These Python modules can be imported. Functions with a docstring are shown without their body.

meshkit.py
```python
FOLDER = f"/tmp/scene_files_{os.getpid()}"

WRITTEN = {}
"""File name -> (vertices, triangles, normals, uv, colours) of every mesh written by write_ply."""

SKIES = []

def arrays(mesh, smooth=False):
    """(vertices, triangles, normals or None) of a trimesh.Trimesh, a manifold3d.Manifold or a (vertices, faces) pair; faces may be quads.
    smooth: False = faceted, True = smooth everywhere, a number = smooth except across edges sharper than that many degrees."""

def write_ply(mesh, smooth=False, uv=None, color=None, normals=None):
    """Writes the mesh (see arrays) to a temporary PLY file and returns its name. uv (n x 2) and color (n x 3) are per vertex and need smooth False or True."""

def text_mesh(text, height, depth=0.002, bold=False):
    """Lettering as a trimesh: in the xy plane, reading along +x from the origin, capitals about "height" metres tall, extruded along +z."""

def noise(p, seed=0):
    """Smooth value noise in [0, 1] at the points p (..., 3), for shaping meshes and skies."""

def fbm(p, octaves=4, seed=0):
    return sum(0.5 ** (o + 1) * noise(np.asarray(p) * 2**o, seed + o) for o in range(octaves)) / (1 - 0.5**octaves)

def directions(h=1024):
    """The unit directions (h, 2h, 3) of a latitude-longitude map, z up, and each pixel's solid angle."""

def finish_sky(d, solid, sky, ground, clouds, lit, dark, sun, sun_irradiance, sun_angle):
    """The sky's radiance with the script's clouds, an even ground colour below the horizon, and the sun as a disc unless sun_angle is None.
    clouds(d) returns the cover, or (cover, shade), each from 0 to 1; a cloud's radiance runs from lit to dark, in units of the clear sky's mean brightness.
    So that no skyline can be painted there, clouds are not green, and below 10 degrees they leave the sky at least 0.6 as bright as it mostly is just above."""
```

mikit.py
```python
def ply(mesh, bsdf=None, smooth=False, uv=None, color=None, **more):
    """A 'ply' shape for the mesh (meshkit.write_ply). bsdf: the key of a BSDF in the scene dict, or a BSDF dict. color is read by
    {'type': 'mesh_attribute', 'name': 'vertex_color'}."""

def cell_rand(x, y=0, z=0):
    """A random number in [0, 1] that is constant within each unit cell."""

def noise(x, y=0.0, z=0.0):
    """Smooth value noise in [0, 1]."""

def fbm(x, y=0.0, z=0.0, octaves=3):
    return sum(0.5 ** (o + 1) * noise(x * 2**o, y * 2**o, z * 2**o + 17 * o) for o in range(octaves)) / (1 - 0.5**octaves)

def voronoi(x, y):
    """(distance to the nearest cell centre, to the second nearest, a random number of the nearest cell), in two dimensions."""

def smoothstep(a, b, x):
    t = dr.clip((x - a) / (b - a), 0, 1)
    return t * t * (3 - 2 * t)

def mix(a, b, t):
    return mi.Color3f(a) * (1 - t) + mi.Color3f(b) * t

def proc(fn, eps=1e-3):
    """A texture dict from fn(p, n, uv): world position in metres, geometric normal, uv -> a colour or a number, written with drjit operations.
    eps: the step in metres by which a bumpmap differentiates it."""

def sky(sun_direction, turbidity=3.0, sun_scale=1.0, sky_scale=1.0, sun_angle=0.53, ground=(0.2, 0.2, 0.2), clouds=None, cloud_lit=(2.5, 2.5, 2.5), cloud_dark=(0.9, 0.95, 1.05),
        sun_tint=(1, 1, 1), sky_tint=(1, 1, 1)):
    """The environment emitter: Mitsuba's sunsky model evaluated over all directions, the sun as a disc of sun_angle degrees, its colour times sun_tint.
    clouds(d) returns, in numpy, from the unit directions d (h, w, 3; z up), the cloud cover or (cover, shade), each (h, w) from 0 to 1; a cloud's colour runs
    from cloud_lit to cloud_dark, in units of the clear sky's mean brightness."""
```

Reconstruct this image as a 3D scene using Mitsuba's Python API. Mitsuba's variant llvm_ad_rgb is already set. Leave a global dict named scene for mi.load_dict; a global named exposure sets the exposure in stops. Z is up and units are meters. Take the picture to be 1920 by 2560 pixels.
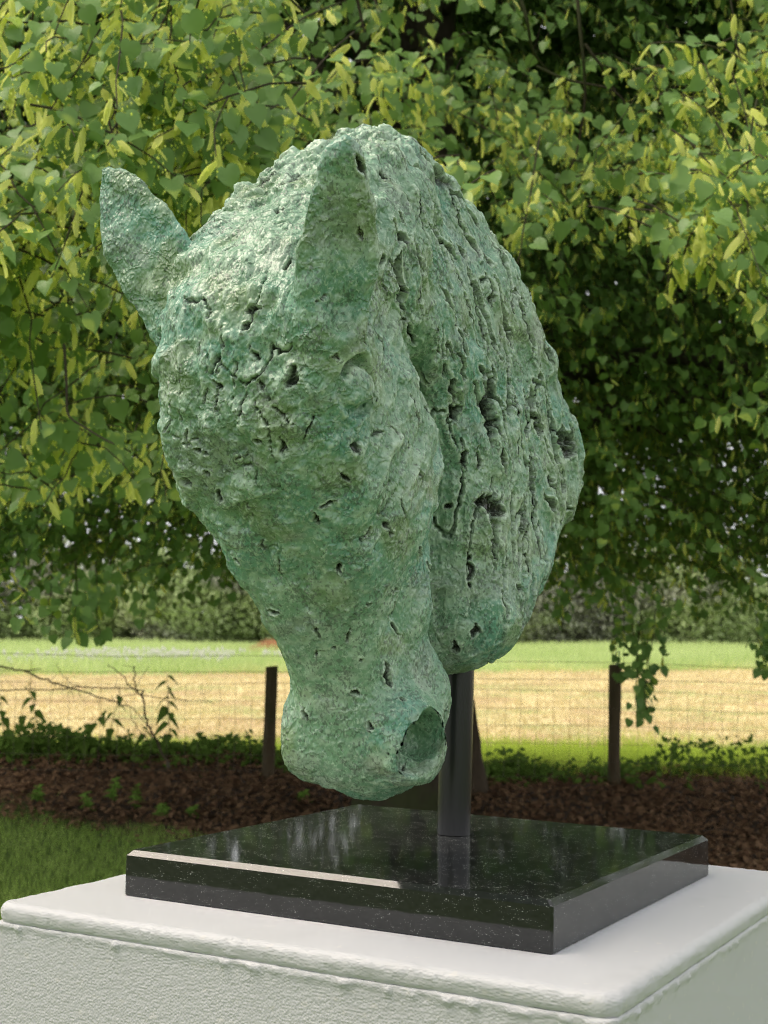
import math
import numpy as np
import trimesh
import mitsuba as mi
import drjit as dr
import meshkit
import mikit
from mikit import noise, fbm, smoothstep, mix, proc, voronoi, cell_rand
from scipy import ndimage
from scipy.interpolate import PchipInterpolator

T = mi.ScalarTransform4f
scene, labels = {}, {}
exposure = 1.98

# ---------------------------------------------------------------- camera, sky
EYE = np.array([0.0, 0.0, 1.58])
PITCH, ROLL, FOCAL = 0.0834, -0.018, 3472.0 / 1920.0          # focal length in picture widths
HFOV = math.degrees(2 * math.atan(0.5 / FOCAL))
_f = np.array([0, math.cos(PITCH), math.sin(PITCH)])
_u0 = np.array([0, -math.sin(PITCH), math.cos(PITCH)])
_r0 = np.array([1.0, 0, 0])
_u = _u0 * math.cos(ROLL) + _r0 * math.sin(ROLL)
_r = _r0 * math.cos(ROLL) - _u0 * math.sin(ROLL)
scene['camera'] = {
    'type': 'thinlens', 'fov': HFOV, 'fov_axis': 'x', 'near_clip': 0.05, 'far_clip': 3000.0,
    'aperture_radius': 0.0021, 'focus_distance': 1.66,
    'to_world': T().look_at(origin=EYE.tolist(), target=(EYE + _f).tolist(), up=_u.tolist()),
}


def at(px, py, Y):
    """the point that a reading of the photograph (1920 x 2560) gives for something Y metres ahead."""
    d = _f + _r * (px - 960) / 3472.0 - _u * (py - 1280) / 3472.0
    return EYE + d * (Y / d[1])


scene['sky'] = mikit.sky((-0.52, -0.06, 0.85), turbidity=4, sun_scale=0.55, sun_angle=36, clouds=lambda d: 0.92 + 0.0 * d[..., 0], ground=(0.12, 0.13, 0.06),
                         sun_tint=(0.93, 0.97, 1.04))

# ---------------------------------------------------------------- helpers


def add(key, mesh, bsdf, smooth=False, label=None, cat=None, group=None, kind=None, **kw):
    k, n = key, 0
    while k in scene:
        n += 1
        k = f'{key}_{n:03d}'
    scene[k] = mikit.ply(mesh, bsdf, smooth=smooth, **kw)
    say(k, label, cat, group, kind)
    return k


def say(k, label=None, cat=None, group=None, kind=None):
    d = {a: b for a, b in dict(label=label, category=cat, group=group, kind=kind).items() if b}
    if d:
        labels[k] = d


def vf(v, f):
    return trimesh.Trimesh(np.asarray(v, float), np.asarray(f, int), process=False)


def unit(v):
    v = np.asarray(v, float)
    return v / np.linalg.norm(v, axis=-1, keepdims=True)


def tube(points, radii, sides=8):
    p = np.asarray(points, float)
    r = np.broadcast_to(radii, (len(p),))
    t = unit(np.gradient(p, axis=0))
    a = np.zeros_like(p)
    ref = np.array([0, 0, 1.0]) if abs(t[0, 2]) < 0.9 else np.array([1.0, 0, 0])
    prev = unit(np.cross(t[0], ref))
    for i in range(len(p)):
        prev = unit(prev - t[i] * np.dot(prev, t[i]))
        a[i] = prev
    b = np.cross(t, a)
    ang = np.arange(sides) * 2 * np.pi / sides
    v = p[:, None] + r[:, None, None] * (np.cos(ang)[None, :, None] * a[:, None] + np.sin(ang)[None, :, None] * b[:, None])
    n = len(p)
    i, j = np.meshgrid(np.arange(n - 1), np.arange(sides), indexing='ij')
    q = np.stack([i * sides + j, i * sides + (j + 1) % sides, (i + 1) * sides + (j + 1) % sides, (i + 1) * sides + j], -1).reshape(-1, 4)
    v = np.vstack([v.reshape(-1, 3), p[:1], p[-1:]])
    f = np.vstack([q[:, [0, 1, 2]], q[:, [0, 2, 3]]])
    k = np.arange(sides)
    f = np.vstack([f, np.stack([(k + 1) % sides, k, k * 0 + n * sides], 1),
                   np.stack([(n - 1) * sides + k, (n - 1) * sides + (k + 1) % sides, k * 0 + n * sides + 1], 1)])
    return v, f


def joined(parts):
    vs, fs, o = [], [], 0
    for v, f in parts:
        vs.append(v)
        fs.append(np.asarray(f) + o)
        o += len(v)
    return vf(np.vstack(vs), np.vstack(fs))


def curve(pts, n):
    """a smooth curve through the points"""
    p = np.asarray(pts, float)
    t = np.r_[0, np.cumsum(np.linalg.norm(np.diff(p, axis=0), axis=1))]
    return PchipInterpolator(t, p)(np.linspace(0, t[-1], n))


# ---------------------------------------------------------------- the bronze horse head
SC = np.array([0.078, 1.961])                                  # middle of the granite slab
ANG = -0.5117
F2 = np.array([math.sin(ANG), -math.cos(ANG)])                 # the way the horse faces
L2 = np.array([math.cos(ANG), math.sin(ANG)])                  # the horse's left
SLAB_Z = 1.58 - 0.2955


LEAN = 0.036                                                    # the whole bronze leans two degrees to its right


def med(s, l, z):
    """median-plane coordinates of the horse -> world"""
    s, l, z = np.broadcast_arrays(np.asarray(s, float), l, z)
    x, y = SC[0] + F2[0] * s + L2[0] * l, SC[1] + F2[1] * s + L2[1] * l
    c, t = math.cos(LEAN), math.sin(LEAN)
    return np.stack([x * c - (z - 1.572) * t, y, 1.572 + (z - 1.572) * c + x * t], -1)


def onslab(s, l, z):
    s, l, z = np.broadcast_arrays(np.asarray(s, float), l, z)
    return np.stack([SC[0] + F2[0] * s + L2[0] * l, SC[1] + F2[1] * s + L2[1] * l, z], -1)


def smin(a, b, k):
    h = np.clip(0.5 + 0.5 * (b - a) / k, 0, 1)
    return b * (1 - h) + a * h - k * h * (1 - h)


HEAD_Z = [1.360, 1.366, 1.375, 1.39, 1.42, 1.465, 1.50, 1.54, 1.60, 1.68, 1.75, 1.82, 1.88, 1.94, 2.00, 2.06, 2.12, 2.17, 2.20, 2.215]
HEAD_F = [0.205, 0.235, 0.255, 0.272, 0.292, 0.302, 0.312, 0.330, 0.368, 0.420, 0.467, 0.505, 0.520, 0.515, 0.485, 0.430, 0.360, 0.295, 0.250, 0.215]
HEAD_W = [0.005, 0.030, 0.044, 0.058, 0.082, 0.090, 0.075, 0.072, 0.081, 0.108, 0.127, 0.127, 0.119, 0.117, 0.117, 0.110, 0.092, 0.067, 0.042, 0.01]
HEAD_S = [0.205, 0.205, 0.208, 0.215, 0.225, 0.235, 0.250, 0.268, 0.305, 0.355, 0.395, 0.425, 0.430, 0.415, 0.385, 0.330, 0.260, 0.215, 0.205, 0.200]
HEAD_B = [0.205, 0.175, 0.158, 0.140, 0.125, 0.118, 0.128, 0.145, 0.172, 0.190, 0.190, 0.195, 0.20, 0.21, 0.22, 0.20, 0.18, 0.17, 0.18, 0.19]
HEAD_DW = [.0, -.012, -.018, -.022, -.020, -.016, -.008, -.006, -.006, -.004, .000, -.006, -.004, .006, .016, .034, .050, .056, .044, .0]     # the right side differs
NECK = [(.44, 1.93), (.40, 2.03), (.345, 2.12), (.29, 2.175), (.245, 2.208), (.20, 2.222), (.14, 2.240), (.010, 2.214), (-.105, 2.150), (-.185, 2.085), (-.228, 2.005), (-.275, 1.945),
        (-.338, 1.885), (-.358, 1.83), (-.325, 1.765), (-.25, 1.69), (-.155, 1.595), (-.095, 1.54), (-.03, 1.512), (.045, 1.516), (.085, 1.57), (.105, 1.70), (.12, 1.78),
        (.20, 1.87), (.36, 1.92)]
EARS = [(np.array([0.405, -0.085, 1.895]), np.array([0.466, -0.210, 2.150]), np.array([0.95, 0.15, 0.0]), 0.055),
        (np.array([0.468, 0.112, 1.885]), np.array([0.545, 0.186, 2.086]), np.array([0.80, 0.60, -0.2]), 0.045)]


def ellipsoid(s, l, z, c, r, yaw=0.0, pit=0.0):
    ds, dl, dz = s - c[0], l - c[1], z - c[2]
    ds, dl = ds * math.cos(yaw) + dl * math.sin(yaw), -ds * math.sin(yaw) + dl * math.cos(yaw)
    ds, dz = ds * math.cos(pit) + dz * math.sin(pit), -ds * math.sin(pit) + dz * math.cos(pit)
    return (np.sqrt((ds / r[0]) ** 2 + (dl / r[1]) ** 2 + (dz / r[2]) ** 2) - 1) * min(r)


def head_field(s, l, z):
    sf, w, sw, sb = (PchipInterpolator(HEAD_Z, a)(np.clip(z, HEAD_Z[0], HEAD_Z[-1])) for a in (HEAD_F, HEAD_W, HEAD_S, HEAD_B))
    w = w + np.where(l < 0, PchipInterpolator(HEAD_Z, HEAD_DW)(np.clip(z, HEAD_Z[0], HEAD_Z[-1])), 0) * smooth01(np.abs(l) / .06)
    e = np.where(s > sw, (s - sw) / np.maximum(sf - sw, .004), (s - sw) / np.maximum(sw - sb, .004))
    p = np.clip(2.0 + 0.5 * smooth01((z - 1.45) / .1), 2, 2.5)
    r = (np.abs(e) ** p + np.abs(l / np.maximum(w, .004)) ** p) ** (1 / p)
    f = (r - 1) * np.maximum(np.minimum(w, .09), .01)
    out = np.maximum(HEAD_Z[0] - z, z - HEAD_Z[-1])
    f = np.where(out > 0, np.maximum(f, out), f)
    al = np.where(l < 0, -l + .022, l)
    for c, r_, k in (((.432, .104, 1.844), (.050, .044, .040), .016),      # eye
                     ((.432, .098, 1.888), (.052, .042, .017), .012),        # brow
                     ((.285, .072, 1.78), (.105, .050, .125), .04),       # jowl
                     ((.231, .077, 1.446), (.068, .044, .063), .025),      # nostril wing
                     ((.205, .045, 1.60), (.05, .04, .10), .03),
                     ((.150, .050, 1.50), (.035, .045, .045), .03)):      # corner of the mouth
        f = smin(f, ellipsoid(s, al, z, c, r_), k)
    f = smin(f, ellipsoid(s, l, z, (.145, 0, 1.405), (.04, .055, .04)), .03)   # chin
    ball = ellipsoid(s, al, z, (.441, .124, 1.844), (.030, .028, .024), -.5)
    f = -smin(-f, ball - .0075, .006)                             # the socket
    f = smin(f, ball, .004)
    return f


def smooth01(x):
    x = np.clip(x, 0, 1)
    return x * x * (3 - 2 * x)


_ns, _nz, _h = np.linspace(-.45, .6, 526), np.linspace(1.4, 2.35, 476), 0.002


def neck_map():
    from shapely.geometry import Polygon
    import shapely
    g = np.stack(np.meshgrid(_ns, _nz, indexing='ij'), -1).reshape(-1, 2)
    c = curve(NECK + NECK[:1], 160)
    inside = shapely.contains_xy(Polygon(c), g[:, 0], g[:, 1]).reshape(len(_ns), len(_nz))
    d = (ndimage.distance_transform_edt(inside) - ndimage.distance_transform_edt(~inside)) * _h
    return ndimage.gaussian_filter(d, 4)


def neck_field(s, l, z, d2):
    d = ndimage.map_coordinates(d2, [(s - _ns[0]) / _h, (z - _nz[0]) / _h], order=1, mode='nearest')
    R = 0.072
    W = 0.118 - 0.03 * smooth01((z - 1.98) / .2) - .020 * smooth01((s + .0) / .14) * smooth01((1.95 - z) / .1)
    q = np.clip(d, 0, R) / R
    prof = np.sqrt(np.clip(1 - (1 - q) ** 2, 1e-6, 1)) * 0.93 + 0.07 * q
    f = np.abs(l) - W * prof
    f = np.where(d > 0, np.maximum(f * 0.8, -d * 0.8), np.sqrt(np.maximum(f, 0) ** 2 + d * d))
    return f


def ear_field(s, l, z, ear):
    base, tip, op, hw0 = ear
    cupped = 7.0 if base[1] > 0 else 6.0
    ax = tip - base
    L = np.linalg.norm(ax)
    ax = ax / L
    nrm = unit(op - ax * np.dot(op, ax))
    wd = np.cross(ax, nrm)
    ds, dl, dz = s - base[0], l - base[1], z - base[2]
    t = (ds * ax[0] + dl * ax[1] + dz * ax[2]) / L
    u = ds * wd[0] + dl * wd[1] + dz * wd[2]
    v = ds * nrm[0] + dl * nrm[1] + dz * nrm[2]
    tc = np.clip(t, -.3, 1)
    hw = PchipInterpolator([-.3, 0, .2, .45, .65, .85, .95, 1.0], [.62, .76, .92, 1.0, .92, .62, .38, .12])(tc) * hw0
    th = PchipInterpolator([-.3, 0, .3, .7, 1.0], [.036, .034, .027, .017, .010])(tc)
    cup = smooth01((tc - .12) / .3)
    v2 = v + .012 * cup - cup * cupped * u * u
    r = np.sqrt((u / hw) ** 2 + (v2 / th) ** 2)
    f = (r - 1) * np.minimum(th, hw)
    if base[1] > 0:                                               # the hollow of the near ear
        h = np.sqrt(((t - .45) * L / .088) ** 2 + ((u - .008) / .027) ** 2 + ((v - .026) / .030) ** 2)
        f = -smin(-f, (h - 1) * .024, .004)
    return np.maximum(f, np.maximum((t - 1) * L, (-.3 - t) * L))


def surface_nets(val, h, o):
    """quads through the zero level of a grid"""
    n = val.shape
    neg = val < 0
    c = [neg[a:n[0] - 1 + a, b:n[1] - 1 + b, e:n[2] - 1 + e] for a in (0, 1) for b in (0, 1) for e in (0, 1)]
    tot = sum(x.astype(np.int8) for x in c)
    act = (tot > 0) & (tot < 8)
    idx = -np.ones(act.shape, np.int64)
    ijk = np.argwhere(act)
    idx[act] = np.arange(len(ijk))
    acc, cnt = np.zeros((len(ijk), 3)), np.zeros(len(ijk))
    corners = [np.array([a, b, e]) for a in (0, 1) for b in (0, 1) for e in (0, 1)]
    cv = [val[tuple((ijk + q).T)] for q in corners]
    for i in range(8):
        for j in range(i + 1, 8):
            if np.abs(corners[i] - corners[j]).sum() == 1:
                m = (cv[i] < 0) != (cv[j] < 0)
                t = cv[i][m] / (cv[i][m] - cv[j][m])
                acc[m] += corners[i] + t[:, None] * (corners[j] - corners[i])
                cnt[m] += 1
    v = (ijk + acc / cnt[:, None]) * h + o
    quads = []
    for ax in range(3):
        b, e = (ax + 1) % 3, (ax + 2) % 3
        lo = [slice(None)] * 3
        hi = [slice(None)] * 3
        lo[ax], hi[ax] = slice(0, -1), slice(1, None)
        A, B = neg[tuple(lo)], neg[tuple(hi)]
        for sgn, m in ((1, A & ~B), (-1, ~A & B)):
            p = np.argwhere(m)
            p = p[(p[:, b] > 0) & (p[:, e] > 0) & (p[:, b] < n[b] - 1) & (p[:, e] < n[e] - 1)]
            q = []
            for db, de in ((1, 1), (0, 1), (0, 0), (1, 0)):
                r = p.copy()
                r[:, b] -= db
                r[:, e] -= de
                q.append(idx[tuple(r.T)])
            q = np.stack(q, 1)
            quads.append(q if sgn > 0 else q[:, ::-1])
    q = np.vstack(quads)
    return v, np.vstack([q[:, [0, 1, 2]], q[:, [0, 2, 3]]])


def bronze_shape(h=0.0045):
    """(vertices, triangles, part number) of the smooth form; parts: 0 head, 1 neck, 2 and 3 ears"""
    o = np.array([-.37, -.32, 1.33])
    n = (np.array([.64, .25, 2.27]) - o) / h
    s, l, z = (o[k] + h * np.arange(int(n[k]), dtype=np.float32) for k in range(3))
    S, L, Z = np.meshgrid(s, l, z, indexing='ij')
    S, L, Z = (a.astype(np.float32) for a in (S, L, Z))
    full = np.full(S.shape, .2, np.float32)

    def put(fn, box):
        sl = tuple(slice(max(0, int((box[k][0] - o[k]) / h)), int((box[k][1] - o[k]) / h) + 2) for k in range(3))
        out = np.full(S.shape, .2, np.float32)
        out[sl] = fn(S[sl], L[sl], Z[sl])
        return out
    d2 = neck_map()
    head = put(head_field, ((.05, .62), (-.22, .22), (1.33, 2.23)))
    neck = put(lambda a, b, c: neck_field(a, b, c, d2), ((-.37, .5), (-.2, .2), (1.45, 2.26)))
    e0 = put(lambda a, b, c: ear_field(a, b, c, EARS[0]), ((.33, .62), (-.32, 0), (1.80, 2.2)))
    e1 = put(lambda a, b, c: ear_field(a, b, c, EARS[1]), ((.33, .66), (0, .24), (1.80, 2.2)))
    neck = np.maximum(neck, np.where((Z < 1.95) & (S < .33), .0085 - head, -1) - .03 * smooth01((Z - 1.90) / .05))   # the gap behind the cheek
    k = .004 + .05 * smooth01((Z - 1.93) / .12)
    f = smin(head, neck, k)
    f = smin(f, np.minimum(e0, e1), .006 + .016 * smooth01((1.99 - Z) / .06))
    for sg in (-1, 1):                                             # nostrils
        f = np.maximum(f, -put(lambda a, b, c: ellipsoid(a, b, c, (.220, sg * .080, 1.446), (.020, .034, .028)), ((.1, .3), (-.2, .2), (1.36, 1.52))))
        f = -smin(-f, put(lambda a, b, c: ellipsoid(a, b, c, (.247, sg * .105, 1.441), (.030, .054, .040), sg * .5, 0.5), ((.1, .3), (-.2, .2), (1.36, 1.52))), .007)
    v, t = surface_nets(f, h, o)
    return relaxed(v, t, 3), t, d2


def relaxed(v, f, times):
    from scipy.sparse import coo_matrix
    e = np.vstack([f[:, [0, 1]], f[:, [1, 2]], f[:, [2, 0]]])
    a = coo_matrix((np.ones(len(e) * 2), (np.r_[e[:, 0], e[:, 1]], np.r_[e[:, 1], e[:, 0]])), shape=(len(v), len(v))).tocsr()
    deg = np.asarray(a.sum(1))
    for _ in range(times):
        v = .5 * v + .5 * np.asarray((a @ v) / deg)
    return v


def nz3(p, scale, seed):
    return meshkit.noise(p * scale, seed)


def facets(p, size, seed, off, tilt):
    """broad trowelled planes: cells with a level and a slope of their own, blended over their borders"""
    rng = np.random.default_rng(seed)
    warp = np.stack([meshkit.fbm(p / size * .8 + 31 * k, 2, seed + k) - .5 for k in range(3)], -1)
    q = p + warp * size * .8
    lo, hi = p.min(0) - .05, p.max(0) + .05
    n = int(np.prod((hi - lo) / size) * 1.3)
    c = rng.uniform(lo, hi, (n, 3))
    from scipy.spatial import cKDTree
    d, i = cKDTree(c).query(q, k=3)
    w = np.exp(-(d - d[:, :1]) / (size * .07))
    w /= w.sum(1, keepdims=True)
    lev, slope = rng.normal(0, off, n), rng.normal(0, tilt, (n, 3))
    h = lev[i] + ((q[:, None] - c[i]) * slope[i]).sum(2)
    return (h * w).sum(1), np.clip((d[:, 1] - d[:, 0]) / size, 0, 1)


def ledges(h, n, sharp):
    """a height in 0..1 cut into n steps, each with a sharp lower edge: flakes of clay laid over one another"""
    x = h * n
    k = np.floor(x)
    t = x - k
    return (k + smooth01(t / sharp) * .85 + .15 * t) / n


EYE_ON = np.array([.450, .150, 1.844])
GOUGES = [   # two ends in mm (forward, left, up), half width and depth in mm
    (336, 121, 2056, 308, 128, 2037, 10.1, 18), (309, 119, 2078, 302, 123, 2068, 5, 10), (217, 112, 2083, 136, 105, 2070, 9, 18),
    (107, 101, 2087, 97, 106, 2067, 5.6, 14), (37, 101, 2087, 13, 103, 2078, 5.6, 14), (348, 125, 1993, 293, 121, 1983, 4.5, 12), (308, 117, 1968, 286, 114, 1961, 5, 14),
    (289, 111, 1954, 236, 99, 1927, 3.9, 14), (198, 117, 2008, 162, 118, 1973, 4.5, 13), (122, 118, 1968, 122, 118, 1962, 6.2, 15),
    (78, 118, 1978, 73, 118, 1978, 5.6, 15), (32, 112, 2037, 29, 115, 2020, 3.9, 10), (8, 118, 1993, 3, 118, 1978, 3.4, 10), (-22, 118, 1993, -42, 118, 1988, 5, 12),
    (52, 118, 1962, 23, 118, 1943, 2.8, 8), (146, 104, 1901, 128, 96, 1877, 4.5, 12), (127, 94, 1873, 113, 92, 1857, 8.4, 16), (94, 115, 1924, 72, 113, 1903, 3.4, 9),
    (62, 112, 1888, 38, 114, 1848, 4.5, 14), (-62, 118, 1852, -92, 118, 1922, 9.5, 28), (-92, 118, 1882, -118, 118, 1858, 7.3, 16),
    (-18, 118, 1928, -13, 118, 1868, 2.2, 7), (529, 189, 2068, 513, 193, 2053, 7.3, 20), (308, 88, 2128, 296, 96, 2126, 3.9, 9), (251, 81, 2171, 244, 94, 2154, 7.8, 8),
    (355, 125, 2016, 338, 127, 2003, 2.8, 8), (-24, 110, 2046, -31, 115, 2020, 2.8, 8), (39, 115, 1869, 27, 116, 1832, 3.4, 12), (31, 115, 1816, 17, 117, 1788, 3.9, 12),
    (-73, 118, 1818, -82, 118, 1752, 5, 18), (-137, 118, 1798, -152, 118, 1778, 5.6, 18), (-118, 118, 1768, -162, 118, 1743, 5.6, 20),
    (-42, 118, 1738, -57, 118, 1708, 5, 16), (-22, 118, 1632, -32, 118, 1632, 5, 13), (-57, 118, 1678, -62, 118, 1658, 4.5, 13), (94, 64, 1744, 89, 72, 1738, 3.9, 8),
    (60, 104, 1749, 27, 116, 1737, 11.2, 7), (66, 58, 1557, 60, 59, 1546, 3.9, 9), (56, 88, 1582, 54, 82, 1563, 3.4, 7), (205, 90, 1660, 187, 83, 1643, 5.6, 14),
    (259, 110, 1674, 231, 99, 1666, 3.9, 10), (307, 92, 1623, 274, 91, 1624, 2.8, 8), (283, 81, 1593, 247, 79, 1568, 2.8, 9), (278, 87, 1613, 268, 82, 1597, 2.8, 7),
    (357, 130, 1812, 347, 131, 1797, 2.8, 9), (308, 124, 1858, 288, 129, 1822, 2.8, 10), (244, 115, 1856, 239, 120, 1824, 2.8, 9),
    (308, 132, 1772, 288, 131, 1753, 2.8, 8), (-188, 118, 1858, -238, 118, 1838, 11.2, 9), (436, 78, 1717, 431, 94, 1719, 2.8, 9), (434, 71, 1711, 424, 66, 1695, 2.8, 8),
    (383, 105, 1678, 378, 117, 1698, 2.8, 9), (389, 71, 1651, 382, 72, 1643, 3.4, 9), (398, 98, 1682, 398, 98, 1682, 2.8, 8), (384, 103, 1676, 384, 103, 1676, 2.2, 8),
    (364, -39, 1601, 366, -21, 1599, 3.9, 14), (420, -11, 1680, 414, -14, 1671, 2.8, 6), (459, -44, 1741, 451, -46, 1729, 3.9, 11),
    (402, -62, 1663, 401, -56, 1659, 3.4, 12), (278, 72, 1537, 271, 77, 1512, 5.6, 16), (306, 41, 1504, 301, 48, 1502, 3.9, 11), (274, 84, 1499, 270, 90, 1495, 2.8, 8),
    (256, 109, 1671, 251, 109, 1676, 3.9, 10), (304, -28, 1482, 302, -28, 1472, 3.9, 10), (316, 56, 1544, 313, 58, 1542, 2.8, 8), (333, 6, 1547, 339, 16, 1556, 2.2, 7),
    (339, 16, 1556, 335, 41, 1560, 2.2, 7), (334, 47, 1563, 336, 61, 1579, 2.2, 7), (354, 21, 1581, 346, 19, 1569, 2.8, 8), (338, 80, 1607, 332, 82, 1608, 3.4, 9),
    (472, -52, 1763, 468, -48, 1757, 4.5, 10), (485, -54, 1786, 484, -39, 1781, 3.4, 8), (481, -6, 1774, 479, 11, 1771, 2.8, 7), (295, 57, 1467, 296, 63, 1453, 3.4, 8),
    (269, 75, 1414, 256, 69, 1389, 2.8, 7), (239, 79, 1419, 273, 90, 1403, 2.2, 6), (479, -16, 2009, 472, -9, 2017, 6.2, 9), (405, -76, 2075, 420, -64, 2064, 3.4, 8),
    (285, -6, 2190, 285, -6, 2190, 3.9, 8), (427, 26, 2062, 427, 31, 2062, 3.4, 8), (514, 38, 1928, 511, 51, 1931, 4.5, 10), (517, 32, 1907, 515, 41, 1916, 3.4, 8),
    (517, 42, 1887, 515, 50, 1871, 3.4, 9), (516, -7, 1853, 513, -3, 1843, 3.9, 9), (493, 68, 1968, 480, 70, 1990, 3.4, 9), (503, 172, 2002, 498, 172, 1992, 3.9, 10),
    (513, 126, 1927, 497, 130, 1938, 3.4, 8), (444, -142, 1988, 490, -84, 1964, 2.8, 6), (518, -28, 1902, 512, -37, 1848, 2.2, 6),
    (520, -12, 1887, 508, -28, 1832, 2.2, 6), (520, 2, 1878, 504, -13, 1817, 2.2, 7), (519, 23, 1872, 509, 11, 1832, 2.2, 6), (515, -50, 1884, 496, -71, 1819, 2.2, 6),
    (513, 33, 1848, 499, 16, 1806, 2.2, 6), (518, 8, 1912, 520, 7, 1883, 2.2, 6), (513, 47, 1858, 503, 57, 1828, 2.8, 6), (503, 57, 1828, 488, 77, 1802, 2.2, 5),
    (501, -76, 1844, 468, -103, 1797, 2.2, 6), (497, -57, 1813, 475, -70, 1775, 2.2, 6), (442, 123, 1787, 428, 125, 1777, 7.8, 6),
    (402, 128, 1797, 378, 130, 1803, 4.5, 5), (218, 117, 1953, 184, 106, 1919, 2.8, 8), (148, 116, 1933, 118, 108, 1897, 2.8, 8), (89, 110, 2049, 77, 116, 2012, 2.8, 8),
    (-47, 118, 1968, -57, 118, 1928, 2.8, 10), (23, 117, 1888, 13, 117, 1848, 2.2, 8), (-22, 118, 1842, -27, 118, 1792, 2.8, 9),
    (-92, 118, 1712, -97, 118, 1672, 3.4, 10), (45, 110, 1706, 37, 112, 1667, 3.4, 7), (71, 86, 1676, 66, 86, 1636, 3.9, 6), (26, 116, 1626, 17, 117, 1592, 3.4, 7),
    (99, 90, 1829, 85, 89, 1791, 2.8, 8), (74, 104, 1819, 68, 103, 1787, 2.8, 8), (-192, 118, 1808, -198, 118, 1778, 3.9, 10), (358, -56, 2118, 350, -29, 2130, 2.8, 7),
    (265, -76, 2185, 257, -62, 2194, 3.4, 8), (495, 134, 1876, 486, 135, 1864, 5, 7), (472, 144, 1868, 453, 147, 1877, 3.4, 7), (486, 59, 1789, 474, 61, 1771, 3.4, 6),
    (453, -8, 1727, 440, -6, 1710, 2.8, 6), (408, 6, 1662, 392, -3, 1638, 2.2, 5), (440, 110, 1751, 426, 116, 1739, 3.4, 6), (368, 122, 1708, 342, 118, 1687, 2.8, 8),
    (343, 130, 1732, 321, 125, 1705, 2.2, 8), (322, 132, 1803, 312, 132, 1778, 2.2, 8), (358, 122, 1983, 331, 115, 1961, 2.8, 9),
    (368, 116, 1928, 348, 117, 1902, 2.8, 8), (468, 157, 1898, 450, 150, 1885, 3.4, 8),
]


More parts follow.
